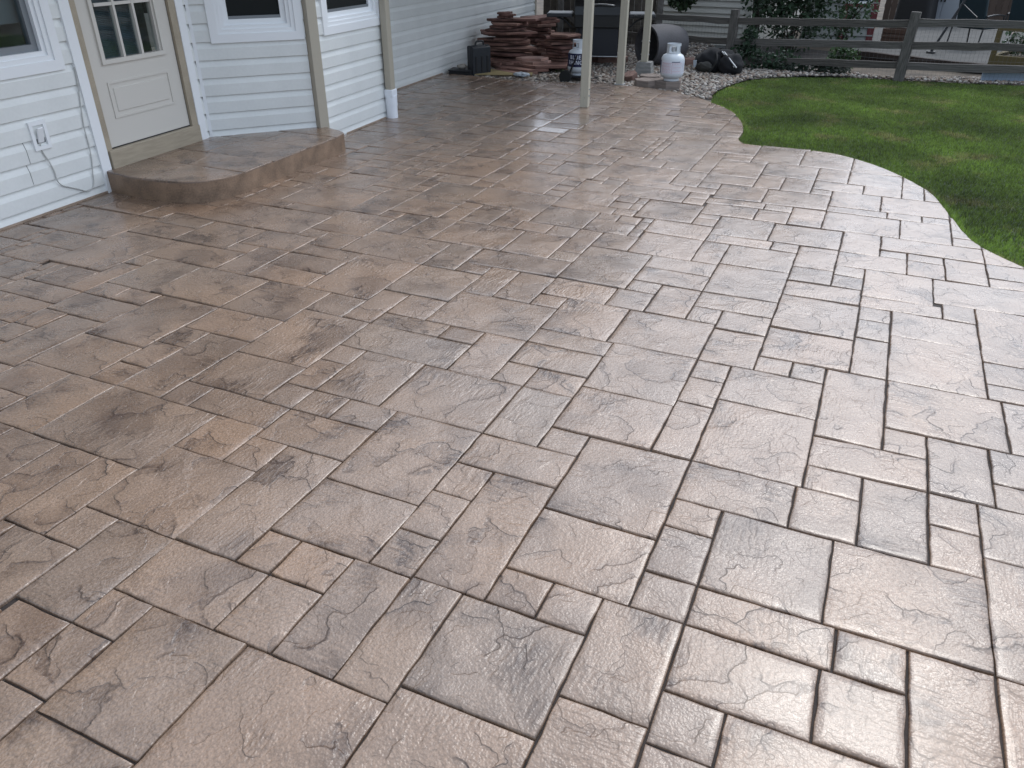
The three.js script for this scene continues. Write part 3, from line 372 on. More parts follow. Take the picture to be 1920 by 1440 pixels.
// on a panel: o = out of the wall (x), height (y), a = along the wall (-z)
const onPanel = (pf, o0, o1, y0, y1, a0, a1) => pf(box(o0, o1, y0, y1, -a1, -a0));
function subtract(a0, a1, cuts) { let segs = [[a0, a1]]; for (const [c0, c1] of cuts) segs = segs.flatMap(([x, y]) => c1 <= x || c0 >= y ? [[x, y]] : [[x, c0], [c1, y]].filter(([p, q]) => q - p > 0.004)); return segs; }
const lapOut = (y, p) => { const k = y / p; return k < 0.62 ? 0.020 - 0.002 * k : mix(0.0187, 0.001, (k - 0.62) / 0.38); };
function sidingWall(pf, a0, a1, top, zero, pitch, cuts, seams = []) {
  for (let k = -1; zero + k * pitch < top; k++) {
    const yb = zero + k * pitch, lo = Math.max(yb, -0.015), hi = Math.min(yb + pitch, top);
    const brk = [lo, hi, ...cuts.flatMap(c => [c[2], c[3]]).filter(y => y > lo + 0.003 && y < hi - 0.003)].sort((x, y) => x - y);
    for (let b = 0; b + 1 < brk.length; b++) {
      const y0 = brk[b], y1 = brk[b + 1]; if (y1 - y0 < 0.004) continue;
      const here = cuts.filter(c => c[2] < y1 - 0.002 && c[3] > y0 + 0.002).map(c => [c[0], c[1]]);
      for (const sm of seams) if (k === sm[1]) here.push([sm[0], sm[0] + 0.0045]);
      for (const [x0, x1] of subtract(a0, a1, here)) {
        const ys = [y0, ...[0.62].map(q => yb + q * pitch).filter(y => y > y0 + 0.001 && y < y1 - 0.001), y1];
        const pos = [], uv = [], idx = [], prof = ys.map(y => [lapOut(y - yb, pitch), y]);
        if (y0 < yb + 0.001) prof.unshift([0, y0 + 0.0005]);
        prof.forEach(([o, y], i) => { const kk = i < prof.length - 1 ? 2 : 2; for (const a of [x0, x1]) { pos.push(o, y, -a); uv.push(a * 0.5, y * 0.5); } });
        for (let i = 0; i + 1 < prof.length; i++) { const a = i * 2; idx.push(a, a + 1, a + 3, a, a + 3, a + 2); }
        let g = new THREE.BufferGeometry(); g.setAttribute('position', new THREE.Float32BufferAttribute(pos, 3)); g.setAttribute('uv', new THREE.Float32BufferAttribute(uv, 2)); g.setIndex(idx); g.computeVertexNormals();
        g = toCreasedNormals(g, 0.15); pf(g);
        mesh('siding_plank', g, M.siding, house);
      }
    }
  }
}
function wallBack(pf, a0, a1, top, openings) {
  const ys = [-0.02, top, ...openings.flatMap(o => [o[2], o[3]])].sort((a, b) => a - b), parts = [];
  for (let i = 0; i + 1 < ys.length; i++) { if (ys[i + 1] - ys[i] < 0.002) continue; const cuts = openings.filter(o => o[2] < ys[i + 1] - 0.001 && o[3] > ys[i] + 0.001).map(o => [o[0], o[1]]); for (const [x0, x1] of subtract(a0, a1, cuts)) parts.push(onPanel(pf, -0.14, -0.002, ys[i], ys[i + 1], x0, x1)); }
  mesh('wall', parts, M.shade, house);
}
function frameRing(pf, a0, a1, y0, y1, w, o0, o1) {     // four boards, the uprights between the two level ones
  return [onPanel(pf, o0, o1, y0, y0 + w, a0, a1), onPanel(pf, o0, o1, y1 - w, y1, a0, a1), onPanel(pf, o0, o1, y0 + w, y1 - w, a0, a0 + w), onPanel(pf, o0, o1, y0 + w, y1 - w, a1 - w, a1)];
}
function roomBox(pf, a0, a1, y0, y1) { const d = 2.6, t = 0.01; return [onPanel(pf, -d - t, -d, y0 - t, y1 + t, a0 - t, a1 + t), onPanel(pf, -d, -0.14, y0 - t, y0, a0 - t, a1 + t), onPanel(pf, -d, -0.14, y1, y1 + t, a0 - t, a1 + t), onPanel(pf, -d, -0.14, y0, y1, a0 - t, a0), onPanel(pf, -d, -0.14, y0, y1, a1, a1 + t)]; }
function windowUnit(pf, a0, a1, y0, y1, screenMat, label) { // a0..y1: outer edge of the casing
  const w = new THREE.Group(); w.name = 'window'; house.add(w); if (label) w.userData.label = label;
  mesh('casing', frameRing(pf, a0, a1, y0, y1, 0.07, 0.0, 0.03), M.trim, w);
  mesh('frame', [...frameRing(pf, a0 + 0.07, a1 - 0.07, y0 + 0.07, y1 - 0.07, 0.035, -0.05, 0.018), ...frameRing(pf, a0 + 0.105, a1 - 0.105, y0 + 0.105, y1 - 0.105, 0.03, -0.06, 0.004)], M.trim, w);
  mesh('sash', frameRing(pf, a0 + 0.135, a1 - 0.135, y0 + 0.135, y1 - 0.135, 0.045, -0.07, -0.025), screenMat, w);
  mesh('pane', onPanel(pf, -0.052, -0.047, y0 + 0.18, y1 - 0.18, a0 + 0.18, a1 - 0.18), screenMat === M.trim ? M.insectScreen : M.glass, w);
  if (screenMat === M.trim) mesh('sash_rail', onPanel(pf, -0.046, -0.03, y0 + 0.18, y0 + 0.205, a0 + 0.18, a1 - 0.18), M.screenFrame, w);
  mesh('interior', roomBox(pf, a0 + 0.135, a1 - 0.135, y0 + 0.135, y1 - 0.135), M.room, w);
  return w;
}
const W1 = panel(0, 0, 0), F1 = panel(2.25, 0, 45), F2 = panel(2.97, 0.715, 0), F3 = panel(4.42, 0.715, -45), TOP = 2.72, PITCH_S = 0.1475;
const winL = [-0.42, 0.874, 0.922, 2.3], doorCut = [0.957, 2.2, -0.1, 2.46], winF1 = [0.163, 0.973, 0.94, 2.3], winF2 = [0.226, 1.385, 0.942, 2.3];
const inner = c => [c[0] + 0.07, c[1] - 0.07, c[2] + 0.07, c[3] - 0.07];
wallBack(W1, -4.2, 2.25, TOP, [inner(winL), [1.10, 2.04, 0.16, 2.35]]);
wallBack(F1, 0.1, 1.0, TOP, [inner(winF1)]); wallBack(F2, 0.02, 1.43, TOP, [inner(winF2)]); wallBack(F3, 0.1, 0.95, TOP, []); wallBack(W1, 5.12, 11.76, TOP, []);
sidingWall(W1, -4.2, 2.252, TOP, 0.069, PITCH_S, [winL, doorCut], [[0.345, 1], [0.37, 2]]);
sidingWall(F1, 0.035, 0.985, TOP, 0.069, PITCH_S, [winF1]);
sidingWall(F2, 0.1, 1.42, TOP, 0.069, PITCH_S, [winF2]);
sidingWall(F3, 0.02, 1.0, TOP, 0.069, PITCH_S, []);
sidingWall(W1, 5.15, 11.74, TOP, 0.106, 0.1445, []);
const leftWin = windowUnit(W1, ...winL, M.screenFrame, 'slider window with grey screen frame left of the door');
mesh('roller_shade', onPanel(W1, -0.12, -0.10, 1.235, 2.16, -0.28, 0.735), M.shade, leftWin);
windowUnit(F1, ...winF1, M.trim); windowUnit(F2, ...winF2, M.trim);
mesh('channel', onPanel(F1, 0, 0.02, -0.015, TOP, 0.008, 0.035), M.trim, house);
{ // tan corner post of the bay, far corner post, door surround
  const g = rbox(0.105, TOP + 0.02, 0.105, 0.006); g.rotateY(-22.5 * Math.PI / 180); g.translate(0.735, TOP / 2 - 0.01, -2.985); mesh('corner_post', g, M.wrap, house);
  const g2 = rbox(0.10, TOP + 0.02, 0.10, 0.006); g2.rotateY(22.5 * Math.PI / 180); g2.translate(0.715, TOP / 2 - 0.01, -4.43); mesh('corner_post', g2, M.wrap, house);
  mesh('corner_post', onPanel(W1, -0.02, 0.022, -0.02, TOP, 11.74, 11.83), M.wrap, house);
  mesh('door_trim', [onPanel(W1, 0, 0.032, -0.015, 2.37, 0.957, 1.045)], M.trim, house);
  mesh('door_trim', [onPanel(W1, 0, 0.032, 0.1, 2.37, 2.113, 2.2)], M.trim, house);
  mesh('door_trim', [onPanel(W1, 0, 0.032, 2.37, 2.46, 0.957, 2.2)], M.trim, house);
  mesh('door_casing', [onPanel(W1, -0.08, 0.024, 0.29, 2.37, 1.045, 1.105), onPanel(W1, -0.08, 0.024, 0.29, 2.37, 2.04, 2.113), onPanel(W1, -0.08, 0.024, 2.345, 2.37, 1.105, 2.04)], M.tan, house);
  mesh('threshold', [W1(rbox(0.13, 0.142, 1.05, 0.006, -0.02, 0.228, -1.583))], M.tan, house);
  const door = new THREE.Group(); door.name = 'door'; house.add(door); door.userData.label = 'beige entry door with a nine pane window';
  const a0 = 1.113, a1 = 2.033, gy0 = 0.932, gy1 = 2.06, ga0 = 1.28, ga1 = 1.866, y0 = 0.308, y1 = 2.34, o0 = -0.045, o1 = 0.0;
  mesh('slab', [onPanel(W1, o0, o1, y0, gy0, a0, a1), onPanel(W1, o0, o1, gy1, y1, a0, a1), onPanel(W1, o0, o1, gy0, gy1, a0, ga0), onPanel(W1, o0, o1, gy0, gy1, ga1, a1)], M.door, door);
  mesh('glass_moulding', frameRing(W1, ga0 - 0.05, ga1 + 0.05, gy0 - 0.03, gy1 + 0.03, 0.032, o1 - 0.005, 0.016), M.door, door);
  const mun = [];
  for (let k = 1; k < 3; k++) { const a = ga0 + (ga1 - ga0) * k / 3; mun.push(onPanel(W1, -0.03, 0.006, gy0, gy1, a - 0.011, a + 0.011)); }
  for (let k = 1; k < 3; k++) { const y = gy0 + (gy1 - gy0) * k / 3; for (let c = 0; c < 3; c++) mun.push(onPanel(W1, -0.028, 0.004, y - 0.011, y + 0.011, ga0 + (ga1 - ga0) * c / 3 + 0.011, ga0 + (ga1 - ga0) * (c + 1) / 3 - 0.011)); }
  mesh('muntins', mun, M.door, door);
  for (let r = 0; r < 3; r++) for (let c = 0; c < 3; c++) { const A = ga0 + (ga1 - ga0) * c / 3, Y = gy0 + (gy1 - gy0) * r / 3, w = (ga1 - ga0) / 3, h = (gy1 - gy0) / 3; mesh('pane', onPanel(W1, -0.022, -0.018, Y + 0.011, Y + h - 0.011, A + 0.011, A + w - 0.011), M.glass, door); }
  const slats = []; for (let y = gy0 - 0.02; y < gy1; y += 0.0125) { const s = box(-0.006, 0.006, -0.0006, 0.0006, -(ga0 + 0.42), -(ga0 - 0.03)); s.rotateZ(-0.9); s.translate(-0.058, y, 0); slats.push(s); }
  mesh('blind', slats, M.blind, door);
  mesh('interior', roomBox(W1, ga0 - 0.05, ga1 + 0.05, gy0 - 0.05, gy1 + 0.05), M.room, door);
  const py0 = 0.51, py1 = 0.775, pa0 = 1.236, pa1 = 1.902;
  mesh('panel_moulding', [...frameRing(W1, pa0, pa1, py0, py1, 0.014, o1 - 0.004, 0.007)], M.door, door);
  mesh('raised_panel', W1(rbox(0.012, py1 - py0 - 0.09, pa1 - pa0 - 0.09, 0.005, 0.0, (py0 + py1) / 2, -(pa0 + pa1) / 2)), M.door, door);
  for (const y of [0.37, 0.62, 1.2, 2.0]) mesh('hinge', [W1(bar(V3(0.012, y - 0.045, -1.109), V3(0.012, y + 0.045, -1.109), 0.006))], M.galv, door);
  mesh('sweep', onPanel(W1, -0.04, 0.004, 0.3, 0.307, a0, a1), M.black, door);
  // outlet box in the siding
  const ob = new THREE.Group(); ob.name = 'outlet'; house.add(ob);
  mesh('mount_plate', frameRing(W1, 0.438, 0.578, 0.436, 0.628, 0.026, 0.004, 0.03), M.trim, ob);
  mesh('recess', onPanel(W1, 0.0, 0.012, 0.462, 0.602, 0.464, 0.552), M.screenFrame, ob);
  const cov = rbox(0.012, 0.105, 0.05, 0.004); cov.rotateZ(-0.25); cov.translate(0.034, 0.535, -0.506); mesh('cover', W1(cov), M.trim, ob);
  // downspout with its plastic drain adapter
  const ds = new THREE.Group(); ds.name = 'downspout'; house.add(ds);
  const dg = rbox(0.075, 2.42, 0.1, 0.012); dg.translate(0.79, 0.27 + 1.21, -4.325); mesh('pipe', dg, M.wrap, ds);
  const ad = rbox(0.098, 0.075, 0.122, 0.008); ad.translate(0.79, 0.262, -4.325); mesh('adapter', ad, M.pvc, ds);
  mesh('drain_pipe', [new THREE.CylinderGeometry(0.062, 0.062, 0.235, 28).translate(0.79, 0.1075, -4.325), new THREE.CylinderGeometry(0.066, 0.066, 0.1, 28).translate(0.79, 0.18, -4.325)], M.pvc, ds);
  // roof
  const roofG = (t0, y0, t1, y1, th) => { const L = Math.hypot(t1 - t0, y1 - y0), g = box(0, L, -th, 0, -11.95, 4.4); g.rotateZ(Math.atan2(y1 - y0, t1 - t0)); g.translate(t0, y0, 0); return g; };
  mesh('roof', [roofG(-5.0, 4.75, 1.02, 2.62, 0.16)], M.shingle, house);
  mesh('soffit', [box(-0.1, 0.98, 2.70, 2.72, -11.9, 4.3)], M.trim, house);
  mesh('gable_wall', [box(-6.5, -0.16, -0.02, 2.7, -11.75, -11.6), box(-6.5, -0.16, -0.02, 2.7, 4.05, 4.2), box(-6.5, -6.35, -0.02, 4.1, -11.6, 4.05)], M.siding, house);
}
mesh('mortar_smear', [onPanel(W1, 0.0, 0.026, -0.01, 0.014, -4.2, 0.957), onPanel(W1, 0, 0.026, -0.01, 0.014, 5.2, 7.4), onPanel(F2, 0, 0.026, -0.01, 0.014, 0.45, 1.3)], edgeMat, house);
{ // thin cord from the outlet, looped on the wall
  const onWall = (px, py, o) => { const inv = houseInv(); const d = V3((px - 960) / FOCAL, -(py - 720) / FOCAL, -1).applyEuler(camera.rotation); const e = camera.position.clone().applyMatrix4(inv), q = camera.position.clone().add(d).applyMatrix4(inv).sub(e); const t = (o - e.x) / q.x; return e.add(q.multiplyScalar(t)).applyMatrix4(house.matrixWorld); };
  const pts = [[74, 266], [80, 285], [92, 303], [102, 322], [107, 338], [116, 347], [132, 351], [150, 355], [163, 358], [172, 354], [176, 343], [174, 325], [172, 300], [166, 270], [158, 240], [153, 210], [149, 180], [144, 150], [139, 125]].map(([x, y]) => onWall(x, y, 0.026));
  tag(mesh('cord', tube(pts, 0.0042, 90, 6), std(0.5, 0.5, 0.48, 0.5)), 'thin pale cord hanging in a loop from the wall outlet', 'cord');
}

// ------------------------------------------------------------------ patio cover on its posts (the cover stands above the picture)
const HT = HOUSE.turn, toWorld = (s, t, y = 0) => { house.updateMatrixWorld(true); return V3(t, y, -s).applyMatrix4(house.matrixWorld); };
M.cream = new THREE.MeshStandardMaterial({ map: coarse(0.46, 0.42, 0.335, 0.1, 71), roughness: 0.5 });
{
  const mk = (px, py, h0, label, extra) => {
    const b = at(px, py, 0); const p = thing('cover_post', label, 'post', [b.x, h0, b.z], HT, 'posts of the patio cover');
    mesh('shaft', rbox(0.095, 2.42 - h0, 0.095, 0.006, 0, (2.42 - h0) / 2, 0), M.cream, p); extra(p); return p;
  };
  const bolt = (x, y, z, ax) => { const g = new THREE.CylinderGeometry(0.009, 0.009, 0.016, 6); if (ax === 'x') g.rotateZ(Math.PI / 2); else g.rotateX(Math.PI / 2); g.translate(x, y, z); return g; };
  mk(1096, 200, -0.002, 'cream square post bolted down onto the stamped patio', p => { for (const y of [0.13, 0.2]) for (const sx of [-1, 1]) mesh('bolt', bolt(sx * 0.055, y, 0.01, 'x'), M.galv, p); mesh('stain', [new THREE.CylinderGeometry(0.004, 0.004, 0.003, 8).rotateX(Math.PI / 2).translate(0.01, 0.11, 0.048)], std(0.1, 0.06, 0.03, 0.8), p); });
  mk(1162, 157, -0.04, 'cream square post on a metal shoe at the patio rim', p => { mesh('post_shoe', [rbox(0.13, 0.03, 0.12, 0.004, 0, 0.03, 0), rbox(0.16, 0.02, 0.14, 0.004, 0.03, 0.01, 0)], M.galv, p); });
  mk(1207, 133, 0.13, 'cream square post standing on a grey concrete pier', p => { for (const y of [0.1, 0.28]) for (const sx of [-1, 1]) mesh('bolt', bolt(sx * 0.055, y, 0.01, 'x'), M.galv, p); });
  const cover = thing('patio_cover', 'cream patio cover roof held up by three square posts', 'patio cover', [house.position.x, 0, house.position.z], HT);
  mesh('beam', [box(2.46, 2.60, 2.42, 2.58, -9.6, -5.2)], M.cream, cover);
  for (let k = 0; k < 6; k++) mesh('rafter', [box(0.05, 2.75, 2.58, 2.69, -(5.3 + k * 0.82) - 0.04, -(5.3 + k * 0.82))], M.cream, cover);
  mesh('roof_panel', [box(-0.0 + 1.05, 2.95, 2.69, 2.72, -9.7, -5.1)], M.cream, cover);
}

// ------------------------------------------------------------------ gas bottles, pavers, pier, barrel
const paint = (w, h, fn) => { const c = document.createElement('canvas'); c.width = w; c.height = h; fn(c.getContext('2d'), w, h); const t = new THREE.CanvasTexture(c); t.colorSpace = THREE.SRGBColorSpace; return t; };
M.tank = std(0.62, 0.65, 0.68, 0.32); M.concrete = new THREE.MeshStandardMaterial({ map: coarse(0.25, 0.245, 0.235, 0.3, 73), roughness: 0.9, bumpMap: again(fineNoise, 4), bumpScale: 0.004 });
M.paver = new THREE.MeshStandardMaterial({ map: coarse(0.22, 0.135, 0.11, 0.45, 75), roughness: 0.9, bumpMap: again(fineNoise, 4), bumpScale: 0.005 });
M.paverGrey = new THREE.MeshStandardMaterial({ map: coarse(0.235, 0.19, 0.165, 0.4, 77), roughness: 0.9, bumpMap: again(fineNoise, 4), bumpScale: 0.005 });
function gasBottle(name, label, pos, turn, tex, band) {
  const t = thing(name, label, 'gas bottle', pos, turn);
  const prof = [[0.0, 0.03], [0.10, 0.03], [0.135, 0.045], [0.152, 0.075], [0.155, 0.1], [0.155, 0.245], [0.150, 0.28], [0.130, 0.315], [0.085, 0.34], [0.03, 0.35], [0, 0.35]].map(p => P2(...p));
  mesh('body', new THREE.LatheGeometry(prof, 40), M.tank, t);
  const ring = (r, y0, y1, a = 0, l = Math.PI * 2) => { const g = new THREE.CylinderGeometry(r, r, y1 - y0, 32, 1, true, a, l); g.translate(0, (y0 + y1) / 2, 0); return g; };
  mesh('foot_ring', [ring(0.103, 0, 0.045), ring(0.099, 0, 0.045)], M.tank, t);
  const col = []; for (const [a, l, y0, y1] of [[0, 6.2832, 0.325, 0.352], [0, 6.2832, 0.425, 0.455], [0.3, 0.55, 0.352, 0.425], [1.7, 0.7, 0.352, 0.425], [3.4, 0.6, 0.352, 0.425], [4.8, 0.7, 0.352, 0.425]]) col.push(ring(0.092, y0, y1, a, l), ring(0.088, y0, y1, a, l));
  mesh('collar', col, M.tank, t);
  mesh('valve', [new THREE.CylinderGeometry(0.022, 0.026, 0.05, 14).translate(0, 0.37, 0), new THREE.CylinderGeometry(0.03, 0.03, 0.02, 14).translate(0, 0.405, 0)], M.galv, t);
  const lg = new THREE.CylinderGeometry(0.1558, 0.1558, band[1] - band[0], 40, 1, true, band[2], band[3]); lg.translate(0, (band[0] + band[1]) / 2, 0);
  mesh('printed_label', lg, new THREE.MeshStandardMaterial({ map: tex, roughness: 0.4 }), t);
  return t;
}
const printA = paint(512, 256, (c, w, h) => { c.fillStyle = '#10163f'; c.fillRect(0, 0, w, h); c.fillStyle = '#d5d9e2'; c.font = 'bold 104px sans-serif'; c.textAlign = 'center'; c.fillText('BLUE', w / 2, 108); c.fillText('RHINO', w / 2, 206); });
const printB = paint(1024, 320, (c, w, h) => {
  c.fillStyle = '#d9dbe4'; c.fillRect(0, 0, w, h); c.fillStyle = '#1c2458'; c.fillRect(0, 0, 190, h); c.fillStyle = '#c9ccd8'; c.fillRect(150, 40, 8, h - 80);
  c.fillStyle = '#3a3f55'; c.fillRect(470, 14, 190, 20);
  const line = (x, y, l, col) => { c.fillStyle = col; let q = x; while (q < x + l) { const d = 10 + ((q * 7 + y * 13) % 23); c.fillRect(q, y, Math.min(d, x + l - q), 9); q += d + 8; } };
  for (let k = 0; k < 10; k++) { line(250, 60 + k * 24, 210, k % 3 ? '#b98d92' : '#b3565c'); line(500, 60 + k * 24, 190, k % 4 ? '#b99aa0' : '#b3565c'); line(730, 60 + k * 24, 240, '#a9a4b0'); }
  c.strokeStyle = '#b98d92'; c.lineWidth = 5; c.strokeRect(236, 46, 240, 262); c.strokeRect(486, 46, 220, 262);
});
const GH = -0.03;
const camTurn = p => Math.atan2(-p.x, -p.z);
{
  const b = at(1258, 150.5, 0.075);
  gasBottle('gas_bottle', 'white gas bottle with a printed label standing on a brown paver', [b.x, 0.076, b.z], camTurn(b) + 0.1, printB, [0.098, 0.255, -2.0, 4.0]);
  const a = at(1084, 143, 0.02);
  gasBottle('gas_bottle', 'gas bottle with a navy label on a small wheeled stand behind the post', [a.x, 0.045, a.z], camTurn(a) - 0.35, printA, [0.115, 0.29, -1.1, 2.2]);
  const st = thing('bottle_stand', 'small black wheeled stand under the navy labelled gas bottle', 'stand', [a.x, GH - 0.01, a.z], HT);
  mesh('platform', rbox(0.34, 0.022, 0.34, 0.006, 0, 0.072, 0), M.black, st);
  mesh('upright', [bar(V3(-0.10, 0.07, 0.175), V3(0.02, 0.36, 0.19), 0.012)], M.black, st);
  const wl = p => { const g = new THREE.CylinderGeometry(0.085, 0.085, 0.05, 28); g.rotateX(Math.PI / 2); g.translate(...p); return g; };
  for (const p of [[-0.13, 0.077, 0.21], [-0.13, 0.077, -0.21]]) mesh('wheel', wl(p), M.rubber, st);
  mesh('axle', [bar(V3(-0.13, 0.077, -0.21), V3(-0.13, 0.077, 0.21), 0.01)], M.galv, st);
}
function hexPaver(pos, turn, r, h, mat, label, n = 6, lean = 0) {
  const g = new THREE.CylinderGeometry(r, r * 1.015, h, n, 1); let q = toCreasedNormals(g, 0.5); const o = mesh('paver_block', q, mat); o.position.set(pos.x, pos.y + h / 2, pos.z); o.rotation.set(lean, turn, lean * 0.6); return tag(o, label, 'paver', 'pavers lying on the gravel');
}
{
  const p = (x, y) => { const q = at(x, y, GH); q.y = GRAVEL_Y + 0.008; return q; };
  hexPaver(at(1251, 160, 0).setY(-0.045), 0.15, 0.20, 0.118, M.paverGrey, 'large brown hexagonal paver under the white gas bottle', 6);
  hexPaver(at(1211, 159, 0).setY(-0.045), 0.45, 0.165, 0.115, M.paverGrey, 'brown hexagonal paver in front of the concrete pier', 6);
  hexPaver(at(1219, 147, 0).setY(-0.045), 0.1, 0.16, 0.09, M.paverGrey, 'brown hexagonal paver against the foot of the concrete pier', 6);
  hexPaver(at(1182, 147, 0).setY(-0.03), 0.6, 0.10, 0.10, M.paver, 'reddish paver tipped on the gravel left of the concrete pier', 6, 0.25);
  hexPaver(at(1284, 122, -0.04).setY(-0.045), 0.3, 0.16, 0.11, M.paver, 'reddish paver lying right of the grey barrel', 6);
  hexPaver(at(1124, 117, -0.04).setY(-0.045), 0.2, 0.2, 0.1, M.paver, 'reddish paver below the left half of the grill', 6);
  hexPaver(at(1155, 117, -0.04).setY(-0.045), 0.5, 0.2, 0.1, M.paver, 'reddish paver below the right half of the grill', 6);
  const q = at(1214, 137, 0); const pier = thing('concrete_pier', 'grey concrete deck pier carrying a cream post', 'pier', [at(1207, 133, 0).x + 0.01, -0.045, at(1207, 133, 0).z], HT);
  const g = new THREE.CylinderGeometry(0.145, 0.175, 0.175, 4, 1); g.rotateY(Math.PI / 4); g.translate(0, 0.0875, 0); mesh('block', toCreasedNormals(g, 0.4), M.concrete, pier);
}
{ // grey barrel on its side, mouth turned to the house
  const q = at(1206, 123, -0.03), g0 = [[0.0, 0.68], [0.20, 0.68], [0.245, 0.66], [0.285, 0.5], [0.305, 0.3], [0.300, 0.12], [0.292, 0.04], [0.300, 0.035], [0.300, 0], [0.268, 0], [0.264, 0.05], [0.272, 0.3], [0.25, 0.5], [0.21, 0.63], [0, 0.64]].map(p => P2(p[0], p[1]));
  const bt = thing('barrel', 'dark grey barrel lying on its side with its open mouth forward', 'barrel', [q.x, GRAVEL_Y + 0.30, q.z - 0.1], 0);
  const g = new THREE.LatheGeometry(g0, 56); g.rotateX(-Math.PI / 2); g.rotateY(-0.62);
  mesh('body', toCreasedNormals(g, 0.5), new THREE.MeshStandardMaterial({ map: coarse(0.085, 0.08, 0.085, 0.25, 79), roughness: 0.7 }), bt);
}

// ------------------------------------------------------------------ grill
{
  const q = at(1122, 121, -0.03), gr = thing('grill', 'black gas barbecue grill with folding side shelves beside the posts', 'grill', [q.x, GRAVEL_Y + 0.01, q.z], 0.30);
  const lidG = new THREE.CylinderGeometry(0.30, 0.30, 0.80, 32, 1, false, 0, Math.PI); lidG.rotateZ(Math.PI / 2); lidG.rotateX(0); 
  { const s = new THREE.Shape(); s.moveTo(-0.26, 0); s.lineTo(0.27, 0); s.lineTo(0.255, 0.1); s.quadraticCurveTo(0.2, 0.27, 0.02, 0.29); s.quadraticCurveTo(-0.2, 0.28, -0.26, 0.06); s.lineTo(-0.26, 0);
    const g = new THREE.ExtrudeGeometry(s, { depth: 0.78, bevelEnabled: true, bevelSize: 0.012, bevelThickness: 0.012, bevelSegments: 2, curveSegments: 14 }); g.rotateY(-Math.PI / 2); g.translate(0.39, 0.76, 0); mesh('lid', g, std(0.012, 0.012, 0.013, 0.28), gr); }
  const hb = tube([V3(-0.2, 0.88, 0.29), V3(-0.18, 0.885, 0.335), V3(0, 0.9, 0.345), V3(0.18, 0.885, 0.335), V3(0.2, 0.88, 0.29)], 0.014, 30, 8); mesh('handle', hb, std(0.2, 0.2, 0.2, 0.35, { metalness: 0.8 }), gr);
  const scr = []; for (let k = 0; k < 7; k++) scr.push(tube([V3(-0.08 + k * 0.025, 0.955, 0.262), V3(-0.07 + k * 0.025, 0.975 + 0.01 * (k % 2), 0.256), V3(-0.062 + k * 0.025, 0.957, 0.262)], 0.003, 6, 5)); mesh('nameplate_lettering', scr, std(0.35, 0.36, 0.36, 0.4), gr);
  mesh('firebox', [rbox(0.80, 0.2, 0.5, 0.02, 0, 0.66, 0)], std(0.013, 0.013, 0.013, 0.5), gr);
  const shelf = (x, lb) => { const s = mesh('side_shelf', [rbox(0.40, 0.05, 0.46, 0.012, x, 0.735, 0.02)], std(0.02, 0.022, 0.027, 0.32), gr); return s; };
  const s1 = shelf(-0.63); const s2 = shelf(0.63);
  mesh('shelf_top', [rbox(0.37, 0.012, 0.42, 0.004, -0.63, 0.764, 0.02)], std(0.22, 0.235, 0.25, 0.38, { metalness: 0.5 }), s1);
  mesh('shelf_top', [rbox(0.37, 0.012, 0.42, 0.004, 0.63, 0.764, 0.02)], std(0.22, 0.235, 0.25, 0.38, { metalness: 0.5 }), s2);
  for (const k of [-0.1, 0.0, 0.1]) mesh('knob', new THREE.CylinderGeometry(0.02, 0.022, 0.03, 14).rotateX(Math.PI / 2).translate(0.63 + k, 0.735, 0.263), M.black, s2);
  for (const sx of [-1, 1]) { mesh('shelf_bracket', [tube([V3(sx * 0.44, 0.56, 0.15), V3(sx * 0.55, 0.66, 0.15), V3(sx * 0.7, 0.72, 0.15)], 0.014, 12, 6)], M.black, gr); }
  mesh('cabinet', [rbox(0.62, 0.42, 0.40, 0.012, -0.02, 0.36, -0.02)], std(0.011, 0.013, 0.02, 0.45), gr);
  for (const sx of [-1, 1]) for (const sz of [-1, 1]) mesh('leg', tube([V3(sx * 0.34, 0.58, sz * 0.2), V3(sx * 0.375, 0.42, sz * 0.22), V3(sx * 0.36, 0.28, sz * 0.22), V3(sx * 0.43, 0.0, sz * 0.25)], 0.016, 20, 8), M.black, gr);
  mesh('base_bar', [bar(V3(-0.37, 0.16, 0.235), V3(0.37, 0.16, 0.235), 0.012)], M.steel, gr);
  mesh('base_bar', [bar(V3(-0.37, 0.16, -0.235), V3(0.37, 0.16, -0.235), 0.012)], M.steel, gr);
}

// ------------------------------------------------------------------ flagstones in stacks
M.flag = [0, 1, 2].map(k => new THREE.MeshStandardMaterial({ map: coarse([0.20, 0.15, 0.23][k], [0.105, 0.076, 0.13][k], [0.083, 0.063, 0.103][k], 0.45, 81 + k * 2), roughness: 0.85, bumpMap: again(fineNoise, 3), bumpScale: 0.006 }));
function flagGeo(rx, rz, th) {
  const n = 4 + Math.floor(rnd() * 3), a0 = rnd() * 6.28, pts = [];
  for (let i = 0; i < n; i++) { const a = a0 + (i + rr(-0.28, 0.28)) / n * Math.PI * 2, k = rr(0.82, 1.1); pts.push(P2(Math.cos(a) * rx * k, Math.sin(a) * rz * k)); }
  const fine = []; for (let i = 0; i < n; i++) { const a = pts[i], b = pts[(i + 1) % n]; for (let k = 0; k < 3; k++) fine.push(P2(mix(a.x, b.x, k / 3) + (k ? rr(-0.007, 0.007) : 0), mix(a.y, b.y, k / 3) + (k ? rr(-0.007, 0.007) : 0))); }
  const g = new THREE.ExtrudeGeometry(new THREE.Shape(fine), { depth: th, bevelEnabled: true, bevelSize: 0.006, bevelThickness: 0.005, bevelSegments: 1 }); g.rotateX(-Math.PI / 2); return g;
}
